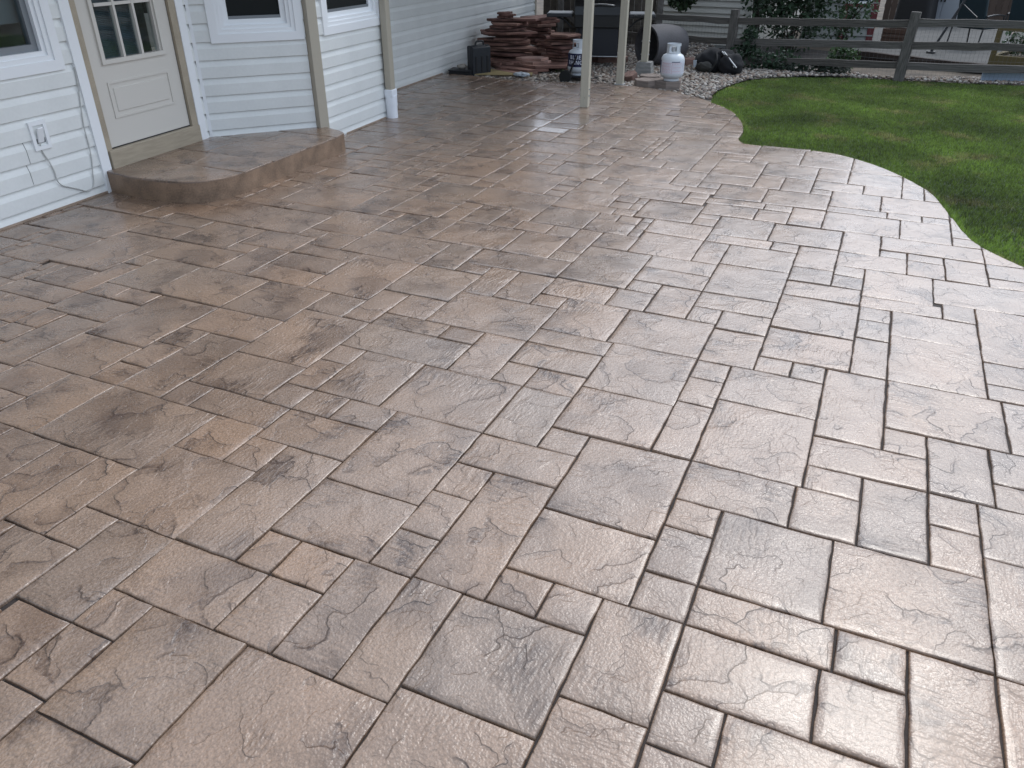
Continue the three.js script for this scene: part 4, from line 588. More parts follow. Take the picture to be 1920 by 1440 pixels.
function flagStack(px, py, n, top, rx, rz, label, dx = 0, dz = 0) {
  const q = at(px, py, GH); let y = GRAVEL_Y + 0.004; const th = (top - y) / n;
  for (let k = 0; k < n; k++) {
    const o = mesh('flagstone', flagGeo(rx * rr(0.68, 1.12), rz * rr(0.7, 1.12), th - rr(0.013, 0.024)), M.flag[Math.floor(rnd() * 3)]);
    o.position.set(q.x + rr(-0.08, 0.08) + dx, y + 0.006, q.z + rr(-0.06, 0.06) + dz); o.rotation.set(rr(-0.03, 0.03), rr(-0.6, 0.6), rr(-0.03, 0.03)); y += th;
    tag(o, label, 'flagstone', 'flagstones ' + label.slice(label.indexOf(' in ') + 1));
  }
  return { q, y };
}
{
  const wide = 'broad red flagstone lying in the bottom layer beside the siding';
  for (const [px, py, rx, rz, y] of [[975, 131, 0.60, 0.40, 0.0], [1012, 131, 0.50, 0.36, 0.042], [955, 126, 0.42, 0.34, 0.045], [965, 137, 0.36, 0.2, -0.03]]) { const q = at(px, py, GH), o = mesh('flagstone', flagGeo(rx, rz, 0.03), M.flag[Math.floor(rnd() * 3)]); o.position.set(q.x, y, q.z); o.rotation.y = rr(-0.3, 0.3); tag(o, wide, 'flagstone', 'broad flagstones at the bottom'); }
  const a = flagStack(956, 124, 17, 0.66, 0.44, 0.33, 'red flagstone slab in the tall stack against the siding');
  for (const [dx, dy] of [[-0.02, 0], [0.04, 0.03], [0.0, 0.055]]) { const o = mesh('flagstone', flagGeo(0.13, 0.09, 0.02), M.flag[1]); o.position.set(a.q.x - 0.05 + dx, a.y + 0.008 + dy, a.q.z + 0.05); o.rotation.y = rnd(); tag(o, 'small flagstone scrap lying on top of the tall stack', 'flagstone', 'scraps on the tall stack'); }
  const b = flagStack(1014, 111, 13, 0.62, 0.42, 0.28, 'red flagstone slab in the back stack near the wooden fence');
  const c = flagStack(1050, 127, 12, 0.48, 0.33, 0.26, 'red flagstone slab in the short stack beside the gas bottle stand');
  for (const [px, py, h] of [[998, 112, 0.36], [1004, 118, 0.26]]) { const q = at(px, py, h), o = mesh('flagstone', flagGeo(0.2, 0.15, 0.025), M.flag[2]); o.position.set(q.x, h, q.z); o.rotation.y = rnd(); tag(o, 'flagstone piece sticking out of the tall stack toward the lawn', 'flagstone', 'pieces sticking out of the tall stack'); }
}
// ------------------------------------------------------------------ things by the wall
{
  const q = at(900, 139, -0.02), c = thing('tool_case', 'black plastic tool case standing on edge by the siding', 'case', [q.x, GRAVEL_Y + 0.005, q.z], -0.50);
  mesh('shell', [rbox(0.115, 0.42, 0.34, 0.022, -0.03, 0.21, 0), rbox(0.05, 0.40, 0.325, 0.02, 0.035, 0.205, 0)], std(0.016, 0.019, 0.024, 0.5), c);
  mesh('handle', [tube([V3(0, 0.4, -0.075), V3(0, 0.465, -0.06), V3(0, 0.475, 0), V3(0, 0.465, 0.06), V3(0, 0.4, 0.075)], 0.014, 20, 8)], M.black, c);
  for (const z of [-0.12, 0.12]) mesh('latch', rbox(0.02, 0.06, 0.045, 0.004, 0.015, 0.40, z), M.black, c);
  for (const z of [-0.1, 0.0, 0.1]) mesh('rib', rbox(0.012, 0.22, 0.03, 0.004, 0.062, 0.17, z), M.black, c);
  const f = at(866, 136, 0), fb2 = thing('flat_box', 'flat black plastic box with a stone on it at the wall foot', 'box', [f.x, GRAVEL_Y + 0.005, f.z], 0.25);
  mesh('base', [rbox(0.34, 0.07, 0.26, 0.012, 0, 0.035, 0)], M.black, fb2); mesh('lid', [rbox(0.35, 0.025, 0.27, 0.01, 0, 0.085, 0)], std(0.03, 0.032, 0.036, 0.5), fb2);
  const rg = new THREE.IcosahedronGeometry(0.06, 2); { const p = rg.attributes.position; for (let i = 0; i < p.count; i++) { const k = 1 + 0.12 * Math.sin(p.getX(i) * 60) * Math.cos(p.getZ(i) * 45); p.setXYZ(i, p.getX(i) * 1.25 * k, p.getY(i) * 0.6 * k, p.getZ(i) * k); } rg.computeVertexNormals(); }
  const rock = mesh('stone', rg, std(0.36, 0.33, 0.29, 0.85)); rock.position.set(f.x + 0.0, GRAVEL_Y + 0.103 + 0.034, f.z); tag(rock, 'pale rounded stone lying on the flat black box', 'stone');
  // woven tan mat, strip by strip
  const mq = at(946, 139, -0.03), mat = thing('woven_mat', 'tan woven mat lying at the corner of the patio', 'mat', [mq.x, GRAVEL_Y + 0.036, mq.z], 0.35);
  const n = 30; for (let k = 0; k < n; k++) mesh('strand', box(-0.42, 0.42, 0.006 * (k % 2), 0.006 * (k % 2) + 0.01, -0.26 + k * 0.0172, -0.26 + k * 0.0172 + 0.0125), k % 2 ? std(0.33, 0.26, 0.13, 0.8) : std(0.2, 0.15, 0.07, 0.8), mat);
  const rq = at(978, 145, -0.02), rg2 = new THREE.IcosahedronGeometry(0.07, 3); { const p = rg2.attributes.position; for (let i = 0; i < p.count; i++) { const x = p.getX(i), z = p.getZ(i), k = 1 + 0.25 * Math.sin(x * 90 + z * 40) * Math.sin(z * 110); p.setXYZ(i, x * 1.6 * k, p.getY(i) * 0.45 * k, z * k); } rg2.computeVertexNormals(); }
  const rag = mesh('rag', rg2, std(0.42, 0.46, 0.5, 0.8)); rag.position.set(rq.x, GRAVEL_Y + 0.07, rq.z); tag(rag, 'crumpled pale rag lying on the edge of the tan mat', 'rag');
}
// ------------------------------------------------------------------ black bag on the gravel
{
  const q = at(1346, 134, -0.03), b = thing('equipment_bag', 'black crumpled equipment bag with a pale tag lying on the gravel', 'bag', [q.x, GRAVEL_Y + 0.005, q.z], -0.3);
  const lump = (cx, cy, cz, rx, ry, rz, s) => { const g = new THREE.IcosahedronGeometry(1, 5), p = g.attributes.position; for (let i = 0; i < p.count; i++) { const x = p.getX(i), y = p.getY(i), z = p.getZ(i); const k = 1 + 0.10 * Math.sin(x * 5 + s) * Math.cos(z * 4 - s) + 0.05 * Math.sin(y * 11 + x * 7 + s * 3) + 0.03 * Math.sin(z * 17 + y * 13); p.setXYZ(i, cx + x * rx * k, Math.max(0.0, cy + y * ry * k), cz + z * rz * k); } return mergeVertices(g); };
  const sm = g => { g.deleteAttribute('uv'); g.deleteAttribute('normal'); const m = mergeVertices(g, 1e-4); m.computeVertexNormals(); return m; };
  mesh('main_body', sm(lump(-0.12, 0.13, 0, 0.26, 0.20, 0.22, 1)), M.blackSoft, b);
  mesh('end_pocket', sm(lump(0.2, 0.12, 0.02, 0.19, 0.17, 0.2, 2.2)), M.blackSoft, b);
  mesh('side_pocket', sm(lump(-0.12, 0.09, 0.2, 0.14, 0.075, 0.06, 3.1)), std(0.035, 0.034, 0.03, 0.7), b);
  mesh('flap', sm(lump(0.05, 0.26, -0.04, 0.14, 0.07, 0.14, 4.4)), M.blackSoft, b);
  mesh('tag', rbox(0.06, 0.10, 0.008, 0.003).rotateZ(0.15).translate(-0.29, 0.12, 0.2), std(0.45, 0.5, 0.56, 0.6), b);
  for (const [dx, dz] of [[0, 0], [0.05, 0.03]]) mesh('pole', bar(V3(0.08 + dx, 0.31, 0.1 + dz), V3(0.34 + dx, 0.12, 0.16 + dz), 0.011), M.galv, b);
  mesh('strap', tube([V3(0.0, 0.3, 0.12), V3(0.08, 0.2, 0.23), V3(0.03, 0.08, 0.25), V3(-0.02, 0.02, 0.26)], 0.012, 20, 6), M.rubber, b);
}

// ------------------------------------------------------------------ split rail fence with wire netting
M.weather = [0, 1].map(k => new THREE.MeshStandardMaterial({ map: coarse([0.115, 0.09][k], [0.105, 0.08][k], [0.095, 0.07][k], 0.5, 91 + k), roughness: 0.92, bumpMap: again(fineNoise, 2), bumpScale: 0.01 }));
function rough(a, b, h, w, sag = 0) {                    // a hewn rail from a to b
  const n = 10, d = new THREE.Vector3().subVectors(b, a), L = d.length(), g = new THREE.BoxGeometry(L, h, w, n, 1, 1), p = g.attributes.position;
  const j = []; for (let i = 0; i <= n; i++) j.push([rr(0.9, 1.1), rr(-0.008, 0.008), rr(-0.006, 0.006)]);
  for (let i = 0; i < p.count; i++) { const k = Math.round((p.getX(i) / L + 0.5) * n), t = p.getX(i) / L; p.setY(i, p.getY(i) * j[k][0] + j[k][1] - sag * (0.25 - t * t)); p.setZ(i, p.getZ(i) * j[k][0] + j[k][2]); }
  g.computeVertexNormals(); const m = new THREE.Matrix4().makeBasis(d.clone().normalize(), V3(0, 1, 0), new THREE.Vector3().crossVectors(d.clone().normalize(), V3(0, 1, 0)).normalize()); g.applyMatrix4(m);
  g.translate((a.x + b.x) / 2, (a.y + b.y) / 2, (a.z + b.z) / 2); return toCreasedNormals(g, 0.6);
}
const fpA = V3(-2.28, 0, -13.3), fpB = at(1686, 151, -0.06).setY(0), fpL = at(1120, 33, 0.54).setY(0), fpR = V3(2.9, 0, -13.75);
{
  const f = thing('split_rail_fence', 'weathered grey split rail fence with wire netting along the lawn', 'fence');
  const post = (p, top, w, lean) => { const g = new THREE.BoxGeometry(w, top + 0.14, w * 0.85, 1, 6, 1), q = g.attributes.position; for (let i = 0; i < q.count; i++) { const y = q.getY(i) / (top + 0.14); q.setX(i, q.getX(i) * (1 - 0.12 * (y + 0.5)) + rr(-0.003, 0.003)); if (y > 0.49) q.setY(i, q.getY(i) - Math.abs(q.getX(i)) * 0.35); } g.computeVertexNormals(); g.rotateZ(lean); g.rotateY(-0.15); g.translate(p.x, (top - 0.14) / 2, p.z); return toCreasedNormals(g, 0.5); };
  mesh('fence_post', post(fpA, 0.80, 0.125, -0.02), M.weather[0], f); mesh('fence_post', post(fpB, 0.86, 0.135, -0.03), M.weather[0], f);
  mesh('fence_post', post(fpL, 0.8, 0.125, 0.01), M.weather[0], f); mesh('fence_post', post(fpR, 0.86, 0.13, 0), M.weather[0], f);
  const seg = [[fpL, fpA, [0.60, 0.31, 0.04], [0.62, 0.33, 0.06]], [fpA, fpB, [0.62, 0.33, 0.07], [0.69, 0.41, 0.15]], [fpB, fpR, [0.70, 0.41, 0.14], [0.70, 0.41, 0.14]]];
  seg.forEach(([a, b, ya, yb], i) => ya.forEach((y, k) => { if (i === 0 && k === 2) return; mesh('rail', rough(V3(a.x, y, a.z), V3(b.x, yb[k], b.z), i === 0 ? 0.085 : 0.095, 0.06, rr(-0.03, 0.03)), M.weather[(i + k) % 2], f); }));
  const wires = []; for (const [a, b] of [[fpL, fpA], [fpA, fpB], [fpB, fpR]]) { const L = a.distanceTo(b), n = Math.round(L / 0.055); for (let k = 0; k < n; k++) { const p = a.clone().lerp(b, (k + 0.5) / n); wires.push(box(p.x - 0.0009, p.x + 0.0009, -0.05, 0.66, p.z - 0.032, p.z - 0.0302)); } for (let y = 0.02; y < 0.66; y += 0.1) wires.push(bar(a.clone().setY(y).add(V3(0, 0, -0.031)), b.clone().setY(y).add(V3(0, 0, -0.031)), 0.0009, 4)); }
  tag(mesh('wire_netting', wires, std(0.13, 0.13, 0.13, 0.7), f), null, null, null, 'stuff');
}
{ // dark board fence closing the side yard, with a leaning gate frame
  const a = toWorld(11.95, 0.12, 0), b = toWorld(12.0, 2.25, 0), f = thing('board_fence', 'dark wooden board fence closing the side yard at the house corner', 'fence', [a.x, GRAVEL_Y, a.z], HT);
  const wood = [0, 1, 2].map(k => new THREE.MeshStandardMaterial({ map: coarse(0.055 + k * 0.012, 0.045 + k * 0.01, 0.036 + k * 0.008, 0.45, 95 + k), roughness: 0.92 }));
  for (let k = 0; k < 17; k++) mesh('board', box(k * 0.135, k * 0.135 + 0.128, 0.03 + rr(0, 0.02), 1.75 + rr(-0.02, 0.02), -0.02, 0.0), wood[k % 3], f);
  for (const y of [0.28, 1.5]) mesh('rail', box(0.02, 2.29, y, y + 0.085, 0.002, 0.04), wood[1], f);
  for (const x of [0.33, 1.15, 2.2]) mesh('fence_post', box(x, x + 0.09, -0.02, 1.8, 0.042, 0.13), M.weather[0], f);
  mesh('brace', rough(V3(0.42, 0.55, 0.06), V3(1.15, 0.06, 0.06), 0.085, 0.035), M.weather[1], f);
}
// ------------------------------------------------------------------ the neighbours' side
M.beige = new THREE.MeshStandardMaterial({ map: coarse(0.50, 0.48, 0.43, 0.06, 101), roughness: 0.6 }); M.red = std(0.10, 0.012, 0.014, 0.6);
function lapHouse(name, label, a, b, pitch, mat, rows, top, depth, extra) {   // a and b: ends of the wall seen from the patio
  const d = new THREE.Vector3().subVectors(b, a), L = d.length(), h = thing(name, label, 'building', [a.x, -0.1, a.z], Math.atan2(-d.z, d.x));
  mesh('wall', box(0, L, -0.05, top, -depth, -0.025), mat, h);
  for (let k = 0; k < rows; k++) { const g = new THREE.BoxGeometry(L, pitch, 0.04), p = g.attributes.position; for (let i = 0; i < p.count; i++) if (p.getY(i) > 0 && p.getZ(i) > 0) p.setZ(i, -0.012); g.computeVertexNormals(); g.translate(L / 2, k * pitch + pitch / 2, -0.004); mesh('siding_plank', toCreasedNormals(g, 0.3), mat, h); }
  if (extra) extra(h, L); return h;
}
lapHouse('neighbour_house', 'beige neighbouring house wall behind the split rail fence', at(1120, 70, -0.1), at(1398, 88, -0.1), 0.112, M.beige, 25, 2.9, 5, (h, L) => {
  mesh('roof', [box(-0.4, L + 0.5, 2.9, 3.05, -5.5, 0.5)], M.shingle, h); mesh('corner_board', box(L - 0.1, L + 0.03, -0.05, 2.9, -0.02, 0.03), M.beige, h);
  mesh('foundation', box(-0.02, L + 0.02, -0.05, 0.1, -0.1, 0.008), M.concrete, h);
});
lapHouse('neighbour_shed', 'pale sided building with dark red trim beyond the fence', at(1500, 79, -0.1), at(1632, 83, -0.1), 0.145, std(0.22, 0.225, 0.21, 0.6), 19, 2.8, 0.55, (h, L) => {
  mesh('corner_board', box(L - 0.11, L + 0.012, -0.05, 2.8, -0.1, 0.012), M.red, h); mesh('corner_board', box(L - 0.62, L - 0.53, -0.05, 0.66, 0, 0.014), M.red, h);
  mesh('sill_board', box(L - 0.62, L - 0.11, 0.66, 0.72, 0, 0.016), M.red, h);
  const w = new THREE.Group(); w.name = 'window'; h.add(w);
  const fr = (x0, x1, y0, y1, t) => [box(x0, x1, y0, y0 + t, 0, 0.03), box(x0, x1, y1 - t, y1, 0, 0.03), box(x0, x0 + t, y0 + t, y1 - t, 0, 0.03), box(x1 - t, x1, y0 + t, y1 - t, 0, 0.03)];
  mesh('frame', fr(L - 0.58, L - 0.13, 0.72, 1.7, 0.035), M.trim, w); mesh('pane', box(L - 0.545, L - 0.165, 0.755, 1.665, 0.004, 0.009), std(0.02, 0.03, 0.045, 0.05), w);
  mesh('roof', [box(-0.3, L + 0.3, 2.8, 2.9, -0.9, 0.3)], M.shingle, h);
});
{
  const P = (x, y) => { const p = at(x, y, -0.08); return P2(p.x, -p.z); };
  tag(mesh('neighbour_terrace', flat([P(1585, 103), P(1850, 131), P(1960, 96), P(1990, 50), P(1650, 50), P(1600, 78)], -0.08, 0.5), new THREE.MeshStandardMaterial({ map: coarse(0.085, 0.082, 0.077, 0.2, 105), roughness: 1 })), null, null, null, 'structure');
  const a = at(1583, 104, -0.1), b = at(1846, 132, -0.1); tag(mesh('timber_edging', rough(V3(a.x, -0.07, a.z), V3(b.x, -0.07, b.z), 0.13, 0.09), std(0.03, 0.019, 0.014, 0.9)), 'dark timber edging along the neighbouring terrace', 'edging');
  const bx = at(1677, 80, -0.08), crate = thing('wooden_crate', 'low brown wooden crate on the neighbouring terrace', 'crate', [bx.x, -0.079, bx.z], -0.3);
  for (let k = 0; k < 3; k++) mesh('board', box(-0.22, 0.22, 0.01 + k * 0.085, 0.085 + k * 0.085, 0.16, 0.18), std(0.08, 0.045, 0.03, 0.9), crate);
  mesh('side', [box(-0.22, -0.2, 0, 0.26, -0.16, 0.158), box(0.2, 0.22, 0, 0.26, -0.16, 0.158), box(-0.22, 0.22, 0, 0.26, -0.18, -0.162), box(-0.198, 0.198, 0.2, 0.215, -0.158, 0.156)], std(0.07, 0.04, 0.028, 0.9), crate);
  tag(mesh('shade_toned_mulch', flat([P(1372, 146), P(1590, 149), P(1592, 105), P(1400, 84), P(1360, 100)], -0.035, 0.6), new THREE.MeshStandardMaterial({ map: coarse(0.022, 0.017, 0.014, 0.6, 107), roughness: 0.95, bumpMap: fineNoise, bumpScale: 0.02 })), null, null, null, 'structure');  // black soil strip; the shade under fence and shrubs is put into its colour
  // two garden chairs with dark teal slings
  const chair = (x, y, turn, label) => {
    const q = at(x, y, -0.08), c = thing('garden_chair', label, 'chair', [q.x, -0.079, q.z], turn, 'garden chairs on the neighbouring terrace');
    const teal = std(0.012, 0.028, 0.036, 0.5);
    const seat = rbox(0.56, 0.07, 0.5, 0.03, 0, 0.36, 0.02); mesh('seat', seat, teal, c);
    const bk = rbox(0.56, 0.62, 0.07, 0.03); bk.rotateX(-0.22); bk.translate(0, 0.66, -0.28); mesh('backrest', bk, teal, c);
    for (const s of [-1, 1]) { mesh('armrest', tube([V3(s * 0.31, 0.55, -0.28), V3(s * 0.31, 0.57, 0), V3(s * 0.31, 0.55, 0.26)], 0.016, 12, 6), M.black, c); mesh('leg', bar(V3(s * 0.31, 0.55, 0.24), V3(s * 0.31, 0.0, 0.3), 0.014), M.black, c); mesh('leg', bar(V3(s * 0.31, 0.55, -0.26), V3(s * 0.31, 0.0, -0.34), 0.014), M.black, c); mesh('runner', bar(V3(s * 0.31, 0.012, 0.32), V3(s * 0.31, 0.012, -0.36), 0.012), M.black, c); }
    return c;
  };
  chair(1822, 88, 2.5, 'dark teal garden chair nearer the leaning black pole'); chair(1915, 86, 2.7, 'dark teal garden chair beside the flowering planter');
  const w = at(1765, 46, -0.08), cab = thing('storage_cabinet', 'pale grey storage cabinet at the back of the neighbouring terrace', 'cabinet', [w.x, -0.079, w.z], -0.35);
  mesh('body', rbox(0.86, 1.6, 0.5, 0.012, 0, 0.8, 0), std(0.30, 0.32, 0.35, 0.5), cab); for (const s of [-1, 1]) { mesh('door', rbox(0.40, 1.5, 0.02, 0.006, s * 0.21, 0.8, 0.262), std(0.31, 0.33, 0.36, 0.5), cab); mesh('handle', rbox(0.03, 0.5, 0.03, 0.006, s * 0.04, 0.75, 0.285), M.black, cab); }
  const k = at(1712, 47, -0.08), cg = thing('covered_grill', 'black fabric covered barbecue next to the pale cabinet', 'covered grill', [k.x, -0.079, k.z], -0.3);
  { const g = new RoundedBoxGeometry(0.7, 1.2, 0.6, 6, 0.1), p = g.attributes.position; for (let i = 0; i < p.count; i++) { const y = p.getY(i); const f = 1 + 0.10 * (0.5 - y) + 0.03 * Math.sin(p.getX(i) * 26 + y * 4); p.setX(i, p.getX(i) * f); p.setZ(i, p.getZ(i) * f); } g.computeVertexNormals(); g.translate(0, 0.6, 0); mesh('cover', g, std(0.008, 0.008, 0.009, 0.7), cg); }
  const p0 = at(1745, 100, -0.08), pole = thing('leaning_pole', 'black umbrella pole leaning over the neighbouring terrace', 'pole', [p0.x, -0.079, p0.z], -0.3);
  mesh('pole', bar(V3(0, 0.03, 0), V3(0.62, 1.9, -0.5), 0.022), M.black, pole); mesh('foot', rbox(0.14, 0.035, 0.1, 0.01, 0, 0.0175, 0), M.black, pole);
  mesh('cross_bar', bar(V3(0.27, 0.8, -0.2), V3(0.62, 0.62, 0.1), 0.012), M.black, pole);
  // planter bed with white flowers, pale blue board before the fence
  const c0 = at(1850, 128, -0.1), pb = thing('planter_bed', 'olive timber planter frame with white flowering plants', 'planter', [c0.x, -0.099, c0.z], -0.35), tm = std(0.10, 0.075, 0.028, 0.85);
  for (const [x0, x1, z0, z1] of [[0, 1.5, -0.05, 0.03], [0, 0.08, -1.1, -0.052], [1.42, 1.5, -1.1, -0.052], [0, 1.5, -1.18, -1.102]]) mesh('frame_board', box(x0, x1, 0, 0.2, z0, z1), tm, pb);
  mesh('soil', box(0.082, 1.418, 0.02, 0.15, -1.098, -0.052), soilMat, pb); mesh('arch_post', box(0.0, 0.07, 0.2, 0.62, -0.05, 0.02), tm, pb); mesh('arch_bar', box(0.07, 1.5, 0.56, 0.62, -0.05, 0.02), tm, pb);
  leaves(pb, 'foliage', [[0.75, 0.38, -0.5, 0.68, 0.33, 0.5]], 1500, 0.05, [0.020, 0.048, 0.014]); leaves(pb, 'blossom', [[0.75, 0.44, -0.45, 0.66, 0.28, 0.5]], 420, 0.028, [0.62, 0.62, 0.58]);
  const b0 = at(1838, 158, LAWN_Y), b1 = at(1960, 160, LAWN_Y), bd = thing('blue_board', 'low pale blue plastic board standing at the fence foot', 'board', [b0.x, LAWN_Y + 0.002, b0.z], Math.atan2(-(b1.z - b0.z), b1.x - b0.x));
  const bl = b0.distanceTo(b1); { const g = new THREE.BoxGeometry(bl, 0.19, 0.03, 16, 3, 1), q = g.attributes.position; for (let i = 0; i < q.count; i++) { q.setZ(i, q.getZ(i) + 0.03 * Math.sin(q.getX(i) * 5)); if (q.getY(i) > 0.09) q.setY(i, q.getY(i) + 0.012 * Math.sin(q.getX(i) * 9)); } g.computeVertexNormals(); g.translate(bl / 2, 0.097, 0); mesh('sheet', g, std(0.30, 0.37, 0.46, 0.5), bd); }
  mesh('top_roll', bar(V3(0, 0.2, 0.0), V3(bl, 0.2, 0.0), 0.02), std(0.34, 0.4, 0.48, 0.5), bd);
}
// ------------------------------------------------------------------ shrubs and tree
function leaves(parent, name, blobs, n, size, c, hang = 0) {
  const pos = [], col = [], nor = [], idx = [], q = new THREE.Quaternion(), e = new THREE.Euler();
  for (let i = 0; i < n; i++) {
    const b = blobs[Math.floor(rnd() * blobs.length)]; let x, y, z, l; do { x = rr(-1, 1); y = rr(-1, 1); z = rr(-1, 1); l = Math.hypot(x, y, z); } while (l > 1 || l < 0.35 * rnd());
    const k = 1 + 0.18 * Math.sin(x * 7 + i % 3) , cx = b[0] + x * b[3] * k, cy = Math.max(0.01 + size * 0.5, b[1] + y * b[4] * k), cz = b[2] + z * b[5] * k, s = size * rr(0.6, 1.25);
    e.set(rr(-1.2, 1.2), rnd() * 6.28, rr(-1.2, 1.2)); q.setFromEuler(e); const w = V3(0, 1, 0).applyQuaternion(q), o = pos.length / 3, v = rr(0.65, 1.35), yl = rr(0.85, 1.25);
    for (const [px, py, pz] of [[-0.55, 0, 0], [0, -0.06, 0.3], [0.55, 0, 0], [0, -0.06, -0.3]]) { const p = V3(px * s * 1.6, py * s, pz * s * 1.6).applyQuaternion(q); pos.push(cx + p.x, cy + p.y, cz + p.z); nor.push(w.x, w.y, w.z); col.push(c[0] * v * yl, c[1] * v, c[2] * v); }
    idx.push(o, o + 1, o + 2, o, o + 2, o + 3);
  }
  const g = new THREE.BufferGeometry(); g.setAttribute('position', new THREE.Float32BufferAttribute(pos, 3)); g.setAttribute('normal', new THREE.Float32BufferAttribute(nor, 3)); g.setAttribute('color', new THREE.Float32BufferAttribute(col, 3)); g.setIndex(idx);
  return mesh(name, g, leafGet(), parent);
}
var leafMatStore; function leafGet() { return leafMatStore ||= new THREE.MeshPhysicalMaterial({ vertexColors: true, roughness: 0.85, transmission: 0.3, thickness: 0, side: THREE.DoubleSide }); }
function shrub(name, label, cat, px, py, blobs, n, size, c, stems = 5) {
  const q = at(px, py, -0.08), s = thing(name, label, cat, [q.x, -0.09, q.z], 0.0), top = Math.max(...blobs.map(b => b[1]));
  const st = []; for (let k = 0; k < stems; k++) { const b = blobs[k % blobs.length]; st.push(tube([V3(rr(-0.05, 0.05), -0.04, rr(-0.05, 0.05)), V3(b[0] * 0.4 + rr(-0.06, 0.06), b[1] * 0.5, b[2] * 0.4), V3(b[0] + rr(-0.1, 0.1), b[1], b[2])], 0.012, 8, 5)); }
  mesh('stem', st, std(0.05, 0.036, 0.026, 0.9), s); leaves(s, 'crown', blobs, n, size, c); return s;
}
shrub('leafy_shrub', 'large dark green shrub behind the fence post and rails', 'shrub', 1478, 103, [[0, 0.65, 0, 0.75, 0.55, 0.4], [-0.35, 1.1, 0, 0.6, 0.6, 0.45], [0.3, 1.3, 0.1, 0.65, 0.6, 0.45], [0.0, 1.9, 0, 0.8, 0.6, 0.5]], 5200, 0.055, [0.020, 0.048, 0.016], 8);
shrub('ground_plant', 'low dark green plant growing at the fence foot behind the black bag', 'plant', 1412, 133, [[-0.1, 0.2, 0, 0.35, 0.26, 0.2], [0.35, 0.14, 0, 0.35, 0.2, 0.2], [-0.12, 0.45, 0, 0.12, 0.2, 0.1]], 1500, 0.045, [0.016, 0.044, 0.016]);
shrub('ground_plant', 'small green plant under the rails before the neighbouring terrace', 'plant', 1578, 132, [[0, 0.22, 0, 0.22, 0.2, 0.14]], 420, 0.045, [0.04, 0.09, 0.025]);
shrub('ground_plant', 'dark trailing plant under the bottom rail beside the gravel', 'plant', 1510, 140, [[-0.2, 0.08, 0, 0.3, 0.1, 0.12], [0.3, 0.1, 0, 0.3, 0.1, 0.12]], 700, 0.04, [0.012, 0.026, 0.012]);
shrub('leafy_shrub', 'small leafy shrub climbing in front of the pale building', 'shrub', 1572, 96, [[0, 0.45, 0, 0.25, 0.4, 0.2], [0.25, 0.75, 0, 0.3, 0.4, 0.2]], 520, 0.05, [0.04, 0.085, 0.03]);
shrub('weed', 'small green weed growing between the flagstone stacks and gravel', 'weed', 1056, 142, [[0, 0.04, 0, 0.12, 0.05, 0.06]], 120, 0.03, [0.09, 0.14, 0.03], 3);
{
  const q = at(1408, 90, -0.09), t = thing('broadleaf_tree', 'dark trunked broadleaf tree behind the corner fence post', 'tree', [q.x, -0.1, q.z], 0);
  mesh('trunk', tube([V3(0, -0.05, 0), V3(0.02, 0.6, 0), V3(-0.05, 1.4, 0.03), V3(0.05, 2.6, 0)], 0.085, 24, 10), std(0.03, 0.023, 0.018, 0.95), t);
  mesh('limb', [tube([V3(-0.04, 1.3, 0.02), V3(-0.5, 1.7, 0.1), V3(-1.0, 1.55, 0.2), V3(-1.3, 1.05, 0.25), V3(-1.38, 0.8, 0.25)], 0.02, 20, 6), tube([V3(0.0, 1.9, 0), V3(0.6, 2.6, -0.1), V3(1.1, 3.1, 0)], 0.03, 14, 6), tube([V3(0.0, 2.1, 0), V3(-0.5, 2.8, 0.2), V3(-0.9, 3.3, 0.1)], 0.03, 14, 6)], std(0.03, 0.023, 0.018, 0.95), t);
  leaves(t, 'crown', [[0, 3.1, 0, 1.3, 0.7, 1.1], [0.8, 3.3, 0, 0.9, 0.6, 0.8], [-0.8, 3.4, 0.1, 0.9, 0.6, 0.8], [-1.36, 0.86, 0.25, 0.26, 0.22, 0.2], [-1.2, 1.2, 0.22, 0.3, 0.25, 0.2]], 3800, 0.06, [0.03, 0.06, 0.018]);
}
// board fence at the back of the neighbouring terrace
{
  const a = at(1655, 33, -0.1), b = at(2050, 38, -0.1), d = new THREE.Vector3().subVectors(b, a), L = d.length(), f = thing('board_fence', 'brown board fence at the back of the neighbouring terrace', 'fence', [a.x, -0.16, a.z], Math.atan2(-d.z, d.x));
  const wd = [0, 1].map(k => std(0.055 + k * 0.014, 0.037 + k * 0.01, 0.028 + k * 0.008, 0.9)); for (let x = 0, k = 0; x < L; x += 0.15, k++) mesh('board', box(x, x + 0.142, 0, 1.8 + rr(-0.02, 0.02), -0.02, 0), wd[k % 2], f); mesh('rail', box(0, L, 0.3, 0.39, -0.06, -0.022), wd[0], f); mesh('rail', box(0, L, 1.4, 1.49, -0.06, -0.022), wd[0], f);
}
